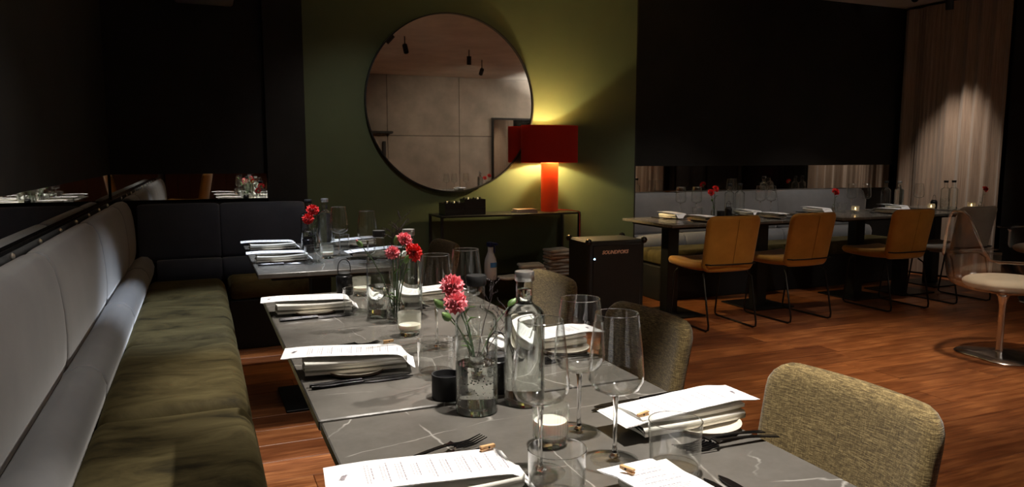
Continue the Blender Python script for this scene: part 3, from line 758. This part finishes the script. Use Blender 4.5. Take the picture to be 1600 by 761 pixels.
def mk_vase():
    t = thing('bud_vase', '', 'vase')
    MB().lathe([(0, .0006), (.026, .0006), (.029, .006), (.030, .03), (.026, .052), (.016, .072), (.0125, .09), (.0125, .118), (.016, .126), (.0150, .126), (.0112, .117), (.0112, .09), (.0147, .071), (.0246, .051), (.0285, .03), (.0275, .007), (0, .005)], 32).build('glass_body', 'glass', t)
    MB().lathe([(0, .0062), (.0262, .0075), (.0272, .03), (.0245, .046), (0, .046)], 24).build('water', 'water', t)
    return t
def mk_lantern():
    t = thing('salt_mill', '', 'caddy')
    MB().lathe([(0, 0), (.0285, 0), (.030, .003), (.030, .066), (.029, .069), (.026, .071), (.0, .071)], 32).build('body', 'black_gloss', t)
    MB().lathe([(0, .0712), (.024, .0712), (.024, .080), (.020, .083), (0, .083)], 28).build('lid', 'black_matt', t)
    MB().tube([(-.022, 0, .078), (-.0225, 0, .10), (-.019, 0, .116), (-.010, 0, .127), (0, 0, .130), (.010, 0, .127), (.019, 0, .116), (.0225, 0, .10), (.022, 0, .078)], .0017, 8).build('handle', 'black_metal', t)
    return t
def mk_pot():
    t = thing('salt_pot', '', 'pot')
    MB().lathe([(0, 0), (.029, 0), (.031, .003), (.031, .052), (.0285, .052), (.028, .010), (0, .010)], 32).build('body', 'black_matt', t)
    MB().lathe([(0, .0102), (.0275, .0102), (.0275, .040), (0, .042)], 24).build('contents', 'black_gloss', t)
    return t
def mk_plate():
    t = thing('side_plate', '', 'plate')
    MB().lathe([(0, .0042), (.060, .0042), (.076, .008), (.082, .0135), (.0835, .0135), (.079, .0055), (.062, .0022), (0, .0022)], 40).build('dish', 'plate', t)
    MB().lathe([(0, .0004), (.061, .0004), (.0795, .0050), (.0838, .0132), (.0830, .0134), (.079, .0054), (.062, .0021), (0, .0021)], 40).build('underside', 'plate_rim', t)
    return t
def mk_napkin(seed=0):
    def mk():
        r = random.Random(seed)
        t = thing('napkin', '', 'napkin')
        # four layers folded back and forth: one ribbon swept along the diner's length (local +x), folds towards -y and +y
        prof = []; n = 3; hh = .0102
        for k in range(n):
            z = .0052 + k * hh; ys = (-.038, .038) if k % 2 == 0 else (.038, -.038)
            for j in range(7):
                q = j / 6; prof.append((ys[0] + (ys[1] - ys[0]) * q, z + .0012 * math.sin(q * PI)))
            if k < n - 1:
                sg = 1 if k % 2 == 0 else -1
                for a in (-.5, 0, .5): prof.append((sg * (.038 + .0055 * math.cos(a * PI * .7)), z + hh / 2 + hh / 2 * math.sin(a * PI * .7)))
        th = .0060; rings = []
        for i in range(15):
            x = -.115 + .23 * i / 14; sag = -.006 * math.cos((x / .115) * PI / 2) + .004; wv = [.0016 * math.sin(20 * x + p) for p in range(len(prof))]
            top = [(x + .003 * math.sin(p * .7 + seed), yy + .0015 * math.sin(16 * x + zz * 90), zz * (1 + .10 * math.sin(9 * x + seed)) + th / 2 + sag * zz / .03) for p, (yy, zz) in enumerate(prof)]
            bot = [(a, b_, c - th) for a, b_, c in top[::-1]]
            rings.append(top + bot)
        mb = MB(); mb.loft(rings); mb.build('cloth', 'napkin', t, 75)
        return t
    return mk
def mk_menu(seed, prof, wd=.098, L=.298):
    def mk():
        t = thing('menu_sheet', '', 'menu'); n = 24
        def zf(x):
            q = (x / L + .5) * (len(prof) - 1); i = min(int(q), len(prof) - 2); f = q - i; f = f * f * (3 - 2 * f)
            return prof[i] + (prof[i + 1] - prof[i]) * f
        for k in (0, 1):
            rings = []
            for i in range(n + 1):
                x = -L / 2 + L * i / n + k * .004; z = zf(min(L / 2, x)) - k * .0012; yo = k * .002 * math.sin(3 * x)
                rings.append([(x, -wd / 2 + yo, z), (x, wd / 2 + yo, z), (x, wd / 2 + yo, z + .0004), (x, -wd / 2 + yo, z + .0004)])
            MB().loft(rings).build('sheet', 'paper', t, 60)
        r = random.Random(seed); mb = MB()
        def dash(x0, x1, y0, y1):
            mb.add([(x0, y0, zf(x0) + .00075), (x1, y0, zf(x1) + .00075), (x1, y1, zf(x1) + .00075), (x0, y1, zf(x0) + .00075)], [(0, 1, 2, 3)])
        x = L / 2 - .035; g = 0           # lines run across the sheet, blocks of courses
        while x > -L / 2 + .05:
            for ln in range(r.choice((2, 3, 3, 4))):
                wl = r.uniform(.018, .034); yy = -wl
                while yy < wl:
                    wd_ = r.uniform(.004, .011); mb.cur = 1 if ln == 0 else 0
                    dash(x - .0016, x, yy, min(yy + wd_, wl)); yy += wd_ + .0018
                x -= .0046
            mb.cur = 0; x -= .0085
        mb.build('print', ['ink', 'ink_dark'], t, False)
        lg = MB(); xs = -L / 2 + .022     # small handwritten mark at the foot
        pts = [(xs + .0042 * math.sin(a * 2.6) + .0006 * a, -.008 + .0016 * a, zf(xs) + .0013) for a in [q * .35 for q in range(32)]]
        lg.tube(pts, .00035, 4).build('emblem', 'ink_dark', t)
        return t
    return mk
def mk_fork():
    t = thing('fork', '', 'fork'); hw = lambda x: .0042 + .0020 * max(0, -x / .1) ** 2
    rings = []
    for i in range(15):
        x = -.10 + .135 * i / 14; z = .0022 + (.013 * math.sin((x + .10) / .235 * PI)) ** 1 * .8
        h = hw(x) if x < .02 else .0042 + .0075 * ((x - .02) / .015) ** 2 if x < .035 else .0117
        rings.append([(x, -h, z), (x, h, z), (x, h * .8, z + .0022), (x, -h * .8, z + .0022)])
    MB().loft(rings).build('handle', 'cutlery', t, 40)
    for k in range(4):
        yy = -.0102 + .0068 * k
        MB().tube([(.034, yy, .0115 * .75), (.055, yy, .0055), (.075, yy, .0055), (.10, yy * .96, .0105)], [.0018, .0017, .0015, .0008], 6).build('tine', 'cutlery', t)
    return t
def mk_knife():
    t = thing('knife', '', 'knife'); rings = []
    for i in range(10):
        x = -.115 + .115 * i / 9; h = .0062 - .0022 * i / 9; h *= .6 if i == 0 else 1
        rings.append([(x, h * math.cos(a), .0042 + .0036 * math.sin(a)) for a in [q * PI / 4 for q in range(8)]])
    MB().loft(rings).build('handle', 'cutlery', t, 60)
    bl = [(0, .0045, .0045), (.02, .0085, .0085), (.07, .0095, .009), (.095, .008, .007), (.112, .001, .0015)]
    MB().loft([[(x, -a, .0026), (x, b_, .0026), (x, b_, .0042), (x, -a * .7, .0046)] for x, a, b_ in bl]).build('blade', 'cutlery', t, 30)
    return t
def mk_peg():
    t = thing('wooden_peg', '', 'peg')
    MB().box((-.013, -.003, 0), (.013, .003, .0028), (0, -.06, 0)).build('jaw', 'wood_peg', t, False)
    MB().box((-.013, -.003, .0034), (.013, .003, .0062), (0, .06, 0)).build('jaw', 'wood_peg', t, False)
    MB().tube([(.001, -.004, .0031), (.001, .004, .0031)], .0017, 8).build('spring', 'black_metal', t)
    return t

# ------------------------------------------------------------------ place settings
TT = .75
def setting(c, ang, where, tilt=0, forks=((.135, -.005, .04), (.113, .01, 0)), knives=((-.10, 0, .02), (-.122, .004, -.02)), plate=True, menu='L', peg=False, nseed=0, moff=(0, 0), noff=(.01, -.012)):
    """ang: the way the diner looks; v = the diner's left"""
    u = Vector((math.cos(ang), math.sin(ang), 0)); v = Vector((-math.sin(ang), math.cos(ang), 0)); c = Vector((c[0], c[1], TT))
    def at(a, b, z): p = c + u * a + v * b; return (p.x, p.y, TT + z)
    if plate: place('plate', mk_plate, at(*((-.035, .026) if menu == 'R' else (.012, -.012)), .0), 0, 'cream side plate with brown underside, ' + where, 'side plates', scale=.85)
    place('napkin%d' % (nseed % 3), mk_napkin(nseed % 3), at(noff[0], noff[1], .0063), ang + tilt * .6 + .02, 'folded cream napkin under the menu, ' + where, 'napkins')
    prof = dict(L=[.046, .048, .049, .0485, .048, .047, .0465, .046, .044, .012], R=[.042, .048, .0455, .042, .039, .034], H=[.040, .044, .0455, .044, .040, .030])[menu]
    place('menu' + menu, mk_menu(len(menu) + nseed, prof), at(moff[0], moff[1] + .004, .0), ang + tilt, 'white menu sheet with fine print, ' + where, 'menus')
    if peg: place('peg', mk_peg, at(.103 + moff[0], .036 + moff[1], dict(L=.0482, R=.0415, H=.0425)[menu]), ang + .25, 'small wooden peg clipped to the menu, ' + where, 'wooden pegs')
    for k, (b, a, rz) in enumerate(forks):
        place('fork', mk_fork, at(a, b, .0004), ang + rz, ('outer' if k == 0 else 'inner') + ' black fork, ' + where, 'black forks')
    for k, (b, a, rz) in enumerate(knives):
        place('knife', mk_knife, at(a, b, .0004), ang + rz, ('inner' if k == 0 else 'outer') + ' black knife, ' + where, 'black knives')
E0, W0, N0, S0 = 0, PI, PI / 2, -PI / 2
setting((.291, .993), E0, 'bench-side place of the near table', -.10, forks=((.150, .055, .30), (.118, .045, .10)), knives=(), peg=True, nseed=0)
setting((.812, 1.112), W0, 'chair-side place of the near table', .03, forks=((.108, -.012, .06), (.126, -.02, -.03)), knives=((-.140, -.005, .06), (-.122, .01, .05)), menu='R', peg=True, nseed=1, noff=(.0, .012))
setting((.594, .782), N0, 'end place of the near table', .04, forks=((.112, -.02, 0), (.088, -.015, .02)), knives=((-.108, -.005, .02), (-.137, -.005, .03)), menu='H', peg=True, nseed=2)
setting((.305, 1.705), E0, 'second table, bench side, nearer the camera', -.21, forks=((.190, .02, .18), (.165, .01, .05)), knives=((-.096, .01, .03), (-.113, .012, .03)), peg=True, nseed=1)
setting((.310, 2.415), E0, 'second table, bench side, by the black caddy', -.10, forks=((.150, .06, .10), (.128, .04, .05)), knives=((-.094, .01, .02), (-.110, .01, .05)), nseed=2)
setting((.815, 1.700), W0, 'second table, chair side, by the full bottle', .05, menu='R', nseed=0)
setting((.690, 2.435), W0, 'second table, chair side, below red carnations', .04, menu='R', nseed=1)
setting((.335, 3.66), E0, 'far table, bench side, nearer the camera', -.05, knives=((-.094, .01, .02), (-.112, .01, .03)), nseed=0)
setting((.335, 4.15), E0, 'far table, bench side, nearer the wall', -.05, knives=((-.094, .01, .02), (-.112, .01, .03)), nseed=1)
setting((.800, 3.64), W0, 'far table, chair side, nearer the camera', .05, menu='R', nseed=2)
setting((.800, 4.15), W0, 'far table, chair side, nearer the wall', .05, menu='R', nseed=0)
one = dict(forks=((.12, 0, 0),), knives=((-.12, 0, 0),))
setting((3.55, 5.03), S0, 'bench side behind the first mustard chair', 0, nseed=0, **one)
setting((3.58, 4.70), N0, 'chair side behind the first mustard chair', 0, nseed=1, **one)
setting((4.32, 5.03), S0, 'bench side behind the second mustard chair', 0, nseed=1, **one)
setting((4.30, 4.70), N0, 'chair side behind the second mustard chair', 0, nseed=2, **one)
setting((5.10, 5.03), S0, 'bench side left of the third mustard chair', 0, nseed=2, **one)
setting((5.62, 4.70), N0, 'chair side right of the third mustard chair', 0, nseed=0, **one)
setting((6.06, 5.03), S0, 'bench side behind the pale chair', 0, nseed=1, **one)
setting((3.55, .95), S0, 'spare table, left place, in the round mirror', 0, forks=(), knives=(), nseed=1)
setting((3.95, .95), S0, 'spare table, right place, in the round mirror', 0, forks=(), knives=(), nseed=2)

# ------------------------------------------------------------------ glasses, bottles, candles
def put(kind, x, y, label, group=None, rz=0, z=TT):
    mk = dict(half=mk_bottle('half'), still=mk_bottle('still'), empty=mk_bottle('empty'), wine=mk_wine, tumbler=mk_tumbler, ribbed=mk_ribbed, frosted=mk_frosted(False), lit=mk_frosted(True), vase=mk_vase, mill=mk_lantern, pot=mk_pot)[kind]
    return place(kind, mk, (x, y, z + .0003), rz, label, group)
G = dict(b='water bottles on the tables', w='wine glasses on the tables', t='tumblers on the tables', c='candle holders on the tables', v='bud vases', m='black caddies with wire loops', p='black salt pots')
for (k, x, y, lab, g) in (
    ('half', .485, 1.325, 'black-capped bottle half full of sparkling water on the near table', 'b'),
    ('still', .592, 1.335, 'silver-capped bottle of still water beside the sparkling water bottle', 'b'),
    ('wine', .613, 1.012, 'tallest wine glass in the picture, before the right-hand menu of the near table', 'w'),
    ('wine', .617, 1.145, 'wine glass just behind the tallest wine glass on the near table', 'w'),
    ('wine', .478, 1.015, 'wine glass in front of the silver-capped bottle, its foot behind a tumbler', 'w'),
    ('tumbler', .682, .942, 'empty tumbler beside the knives on the near table, right of the tallest wine glass', 't'),
    ('tumbler', .458, .915, 'tumbler at the picture bottom in front of the ribbed candle holder', 't'),
    ('ribbed', .545, 1.115, 'ribbed glass candle holder with white wax on the near table', 'c'),
    ('pot', .455, 1.425, 'black pot half hidden behind the sparkling water bottle', 'p'),
    ('mill', .568, 1.425, 'black caddy with wire loop between the two near bottles', 'm'),
    ('vase', .570, 1.560, 'bud vase with pink carnations behind the near bottles', 'v'),
    ('tumbler', .483, 1.590, 'tumbler on the second table left of the sparkling water bottle', 't'),
    ('wine', .554, 1.815, 'wine glass on the second table before the frosted candle, below the far woven chair', 'w'),
    ('wine', .662, 1.890, 'wine glass on the second table behind the pink carnations', 'w'),
    ('frosted', .528, 1.990, 'frosted candle holder in front of the red carnation vase', 'c'),
    ('vase', .534, 2.170, 'bud vase with tall red and pink carnations on the second table', 'v'),
    ('half', .507, 2.262, 'black-capped bottle behind the red carnation vase', 'b'),
    ('still', .602, 2.265, 'silver-capped bottle behind the red carnations', 'b'),
    ('tumbler', .445, 2.330, 'tumbler in front of the frosted candle beside the black caddy', 't'),
    ('frosted', .525, 2.640, 'frosted candle holder beside the black caddy on the second table', 'c'),
    ('mill', .470, 2.680, 'black caddy with wire loop at the far edge of the second table', 'm'),
    ('half', .530, 4.060, 'black-capped bottle on the far table behind red carnations', 'b'),
    ('still', .628, 4.130, 'silver-capped bottle on the far table behind red carnations', 'b'),
    ('wine', .640, 3.760, 'wine glass right of the bottles on the far table', 'w'),
    ('wine', .712, 3.420, 'wine glass at the near right of the far table', 'w'),
    ('frosted', .565, 3.690, 'small candle holder on the far table before the wine glass', 'c'),
    ('tumbler', .690, 4.000, 'tumbler behind the wine glass on the far table', 't'),
    ('tumbler', .480, 3.540, 'tumbler beside the near bench-side napkin of the far table', 't'),
    ('mill', .510, 3.950, 'black caddy with wire loop in front of the far table bottles', 'm'),
    ('vase', .555, 3.985, 'bud vase with two red carnations on the far table', 'v'),
    # back tables
    ('wine', 3.70, 5.12, 'leftmost wine glass on the table behind the first mustard chair', 'w'),
    ('wine', 3.83, 5.08, 'second wine glass from the left on the table behind the first mustard chair', 'w'),
    ('tumbler', 3.78, 5.00, 'tumbler between the two wine glasses near the loudspeaker', 't'),
    ('pot', 3.98, 4.95, 'black pot before the carnations behind the first mustard chair', 'p'),
    ('vase', 4.00, 5.06, 'bud vase with carnations behind the first mustard chair', 'v'),
    ('mill', 4.075, 4.97, 'black caddy with wire loop behind the first mustard chair', 'm'),
    ('half', 4.17, 5.08, 'black-capped bottle left of a twin, behind the first mustard chair', 'b'),
    ('empty', 4.29, 5.09, 'clear bottle right of its twin, behind the first mustard chair', 'b'),
    ('wine', 4.50, 5.07, 'left wine glass behind the gap between the first two mustard chairs', 'w'),
    ('wine', 4.60, 5.05, 'right wine glass behind the gap between the first two mustard chairs', 'w'),
    ('vase', 5.28, 4.99, 'bud vase with one red carnation right of the second mustard chair', 'v'),
    ('tumbler', 5.36, 4.98, 'tumbler beside the red carnation right of the second mustard chair', 't'),
    ('lit', 5.36, 4.83, 'glowing candle holder right of the second mustard chair', 'c'),
    ('wine', 5.56, 5.06, 'wine glass behind the glowing candle right of the second mustard chair', 'w'),
    ('wine', 5.66, 4.99, 'wine glass left of the bottles behind the third mustard chair', 'w'),
    ('pot', 5.90, 5.02, 'black pot left of the two bottles behind the third mustard chair', 'p'),
    ('empty', 6.02, 5.08, 'clear bottle left of its twin, behind the third mustard chair', 'b'),
    ('still', 6.10, 5.00, 'silver-capped bottle right of its twin, behind the third mustard chair', 'b'),
    ('wine', 6.24, 4.90, 'wine glass behind the right edge of the third mustard chair', 'w'),
    ('lit', 6.27, 4.79, 'glowing candle holder at the right edge of the third mustard chair', 'c'),
    ('half', 6.64, 4.93, 'black-capped bottle in front of the lit curtain', 'b'),
    ('empty', 6.75, 4.93, 'clear bottle in front of the lit curtain', 'b'),
    ('lit', 6.78, 4.76, 'glowing candle holder in front of the lit curtain', 'c'),
    ('mill', 6.58, 5.00, 'black caddy with wire loop in front of the lit curtain', 'm'),
    # spare table
    ('wine', 3.42, .72, 'left wine glass on the spare table', 'w'), ('wine', 3.55, .70, 'middle wine glass on the spare table', 'w'), ('wine', 3.75, .66, 'right wine glass on the spare table', 'w'),
    ('still', 4.00, .62, 'silver-capped bottle on the spare table', 'b'), ('vase', 4.12, .60, 'bud vase on the spare table', 'v'),
):
    put(k, x, y, lab, G[g])

# ------------------------------------------------------------------ flowers
def bloom(R, seed):
    r = random.Random(seed); mb = MB(); NL = 7; seg = 30
    for k in range(NL):
        q = k / (NL - 1); Ro = R * (.30 + .70 * q); zi = R * .10; zo = R * (.95 - .75 * q ** 1.3); ph = r.uniform(0, 6); fr = r.choice((5, 6, 7))
        V = []; Fs = []
        for i in range(seg):
            a = 2 * PI * i / seg
            for j, s in enumerate((0.05, .55, 1.0)):
                wv = .16 * R * math.sin(fr * a + ph) * s + r.uniform(-.07, .07) * R * s
                rr = Ro * s * (1 + (.10 * (-1) ** i + r.uniform(-.06, .06)) * (s == 1.0))
                z = zi + (zo - zi) * s ** .8 + wv
                V.append((rr * math.cos(a), rr * math.sin(a), z))
        for i in range(seg):
            j = (i + 1) % seg
            for m_ in range(2): Fs.append((i * 3 + m_, j * 3 + m_, j * 3 + m_ + 1, i * 3 + m_ + 1))
        mb.add(V, Fs)
    return mb
BL = {}
def carnation(foot, tip, colour, label, R=.026, nod=None, group='carnations in the vases', seed=0):
    f, p = Vector(foot), Vector(tip); t = thing('carnation', label, 'flower', f, 0, group); d = p - f
    axis = (Vector(nod) if nod else d).normalized()
    ctrl = f + Vector((d.x * .25, d.y * .25, d.z * .62))
    pts = [f.lerp(ctrl, s).lerp(ctrl.lerp(p - axis * R * .9, s), s) - f for s in (0, .2, .4, .6, .8, 1)]
    MB().tube(pts, .0019, 6).build('stem', 'stem', t)
    q = axis.to_track_quat('Z', 'Y').to_euler()
    b0 = d - axis * R * .9
    key = (colour, seed % 3)
    if key not in BL: BL[key] = bloom(1.0, seed % 3 + 11).mesh('petals', colour, 60)
    o = bpy.data.objects.new('petals', BL[key]); COL.objects.link(o); o.parent = t; o.location = b0 + axis * R * .25; o.rotation_euler = q; o.scale = (R,) * 3
    MB().lathe([(0, -R * .35), (R * .18, -R * .2), (R * .30, R * .3), (R * .22, R * .62), (0, R * .45)], 10).build('calyx', 'green_pale', t, True, b0).rotation_euler = q
    for k in (.35, .6):
        m = pts[int(k * 5)]; a = k * 9
        MB().tube([m, m + Vector((.014 * math.cos(a), .014 * math.sin(a), .018)), m + Vector((.030 * math.cos(a), .030 * math.sin(a), .020))], [.0012, .0024, .0004], 5).build('leaf', 'green', t)
    return t
def bud(foot, tip, label, tipcol='green_pale', s=1.0):
    f, p = Vector(foot), Vector(tip); t = thing('flower_bud', label, 'flower bud', f, 0, 'flower buds in the vases'); d = p - f; ax = d.normalized()
    ctrl = Vector((d.x * .3, d.y * .3, d.z * .65))
    MB().tube([Vector((0, 0, 0)).lerp(ctrl, q).lerp(ctrl.lerp(d, q), q) for q in (0, .25, .5, .75, 1)], .0016, 6).build('stem', 'stem', t)
    e = (d - ctrl).normalized().to_track_quat('Z', 'Y').to_euler()
    MB().lathe([(0, -.002), (.0045 * s, .004), (.0062 * s, .012), (.0050 * s, .020), (.003 * s, .025), (0, .026)], 10).build('calyx', 'green', t, True, d).rotation_euler = e
    MB().lathe([(0, .018), (.0036 * s, .022), (.002 * s, .029), (0, .031)], 8).build('bud_tip', tipcol, t, True, d).rotation_euler = e
def twig(foot, tip, label, seed):
    r = random.Random(seed); f, p = Vector(foot), Vector(tip); t = thing('twig', label, 'twig', f, 0, 'dark twigs in the vases'); d = p - f
    mb = MB(); pts = [d * s + Vector((r.uniform(-.004, .004), r.uniform(-.004, .004), 0)) * (s > 0) for s in (0, .25, .5, .75, 1)]
    mb.tube(pts, [.0013, .0012, .001, .0008, .0005], 5); mb.build('branch', 'twig', t)
    for k in range(9):
        b = d * r.uniform(.55, .97); e = b + Vector((r.uniform(-.035, .035), r.uniform(-.03, .03), r.uniform(.008, .035)))
        m = MB(); m.tube([b, (b + e) / 2 + Vector((0, 0, .003)), e], [.0008, .0007, .0004], 4)
        for q in (.5, .75, 1.0):
            c = b.lerp(e, q) + Vector((r.uniform(-.003, .003), r.uniform(-.003, .003), .001)); m.lathe([(0, -.003), (.0016, 0), (0, .0045)], 5, c)
        m.build('sprig', 'twig', t)
V1 = (.534, 2.170, TT + .012)
carnation(V1, (.561, 2.15, 1.012), 'pink', 'pink carnation at the top of the tall vase on the second table', .025, (.1, -.6, .8), seed=0)
carnation((.530, 2.172, TT + .012), (.516, 2.13, .972), 'pink', 'small pink carnation left in the tall vase, second table', .022, (-.3, -.8, .5), seed=1)
carnation((.538, 2.168, TT + .012), (.586, 2.12, .972), 'red', 'bright red carnation right in the tall vase, second table', .029, (.35, -.8, .45), seed=2)
bud((.529, 2.168, TT + .012), (.428, 2.13, .990), 'single bud leaning far left of the tall red carnations', 'pink', 1.25)
bud((.536, 2.175, TT + .012), (.535, 2.16, .985), 'green bud between the pink carnations of the second table', s=1.3)
bud((.533, 2.166, TT + .012), (.552, 2.12, .935), 'low green bud under the red carnation of the second table', s=1.3)
twig((.535, 2.176, TT + .012), (.560, 2.20, 1.075), 'dark twig standing above the tall red and pink carnations', 3)
twig((.532, 2.178, TT + .012), (.532, 2.20, 1.040), 'dark twig behind the small pink carnation, second table', 5)
V2 = (.570, 1.560, TT + .012)
carnation(V2, (.511, 1.55, .970), 'pink', 'upper pink carnation left of the black bottle cap', .027, (-.2, -.75, .6), seed=1)
carnation((.567, 1.558, TT + .012), (.513, 1.53, .934), 'pink', 'lower pink carnation left of the black-capped bottle neck', .027, (-.15, -.85, .5), seed=2)
bud((.566, 1.562, TT + .012), (.488, 1.55, .915), 'green bud at the left of the pink carnations', s=1.5)
bud((.569, 1.556, TT + .012), (.495, 1.52, .893), 'lower green bud under the pink carnations', s=1.6)
bud((.574, 1.562, TT + .012), (.668, 1.60, .893), 'green bud standing alone between the two near bottles', s=1.5)
twig((.573, 1.565, TT + .012), (.650, 1.65, .962), 'dark twig between the two near bottles', 8)
twig((.575, 1.558, TT + .012), (.665, 1.58, .885), 'low dark twig beside the silver-capped near bottle', 9)
V3 = (.555, 3.985, TT + .012)
carnation(V3, (.540, 3.95, .982), 'red', 'upper red carnation before the far table bottles', .033, (0, -.7, .6), seed=0)
carnation((.553, 3.985, TT + .012), (.510, 3.93, .934), 'red', 'lower red carnation before the far table bottles', .030, (-.2, -.9, .4), seed=1)
V4 = (4.00, 5.06, TT + .012)
carnation(V4, (3.985, 5.02, .990), 'red', 'upper red carnation behind the first mustard chair', .030, (.1, -.8, .5), seed=1)
carnation((4.002, 5.06, TT + .012), (3.935, 5.02, .960), 'red', 'lower red carnation behind the first mustard chair', .030, (-.1, -.8, .5), seed=2)
bud((3.998, 5.06, TT + .012), (3.955, 5.03, .880), 'leafy bud below the carnations behind the first mustard chair', s=1.6)
V5 = (5.28, 4.99, TT + .012)
carnation(V5, (5.255, 4.95, .948), 'red', 'red carnation on the table right of the second mustard chair', .036, (0, -.8, .6), seed=0)
put('vase', 6.80, 4.68, 'bud vase with a dark red carnation at the right end of the curtain', G['v'])
carnation((6.80, 4.68, TT + .012), (6.80, 4.64, .955), 'red', 'dark red carnation at the right end of the curtain', .030, (0, -.8, .5), seed=2)
carnation((4.12, .60, TT + .012), (4.10, .57, .93), 'red', 'left red carnation on the spare table', .032, (0, .7, .5), seed=0)
carnation((4.122, .60, TT + .012), (4.17, .58, .965), 'red', 'right red carnation on the spare table', .032, (0, .7, .5), seed=1)
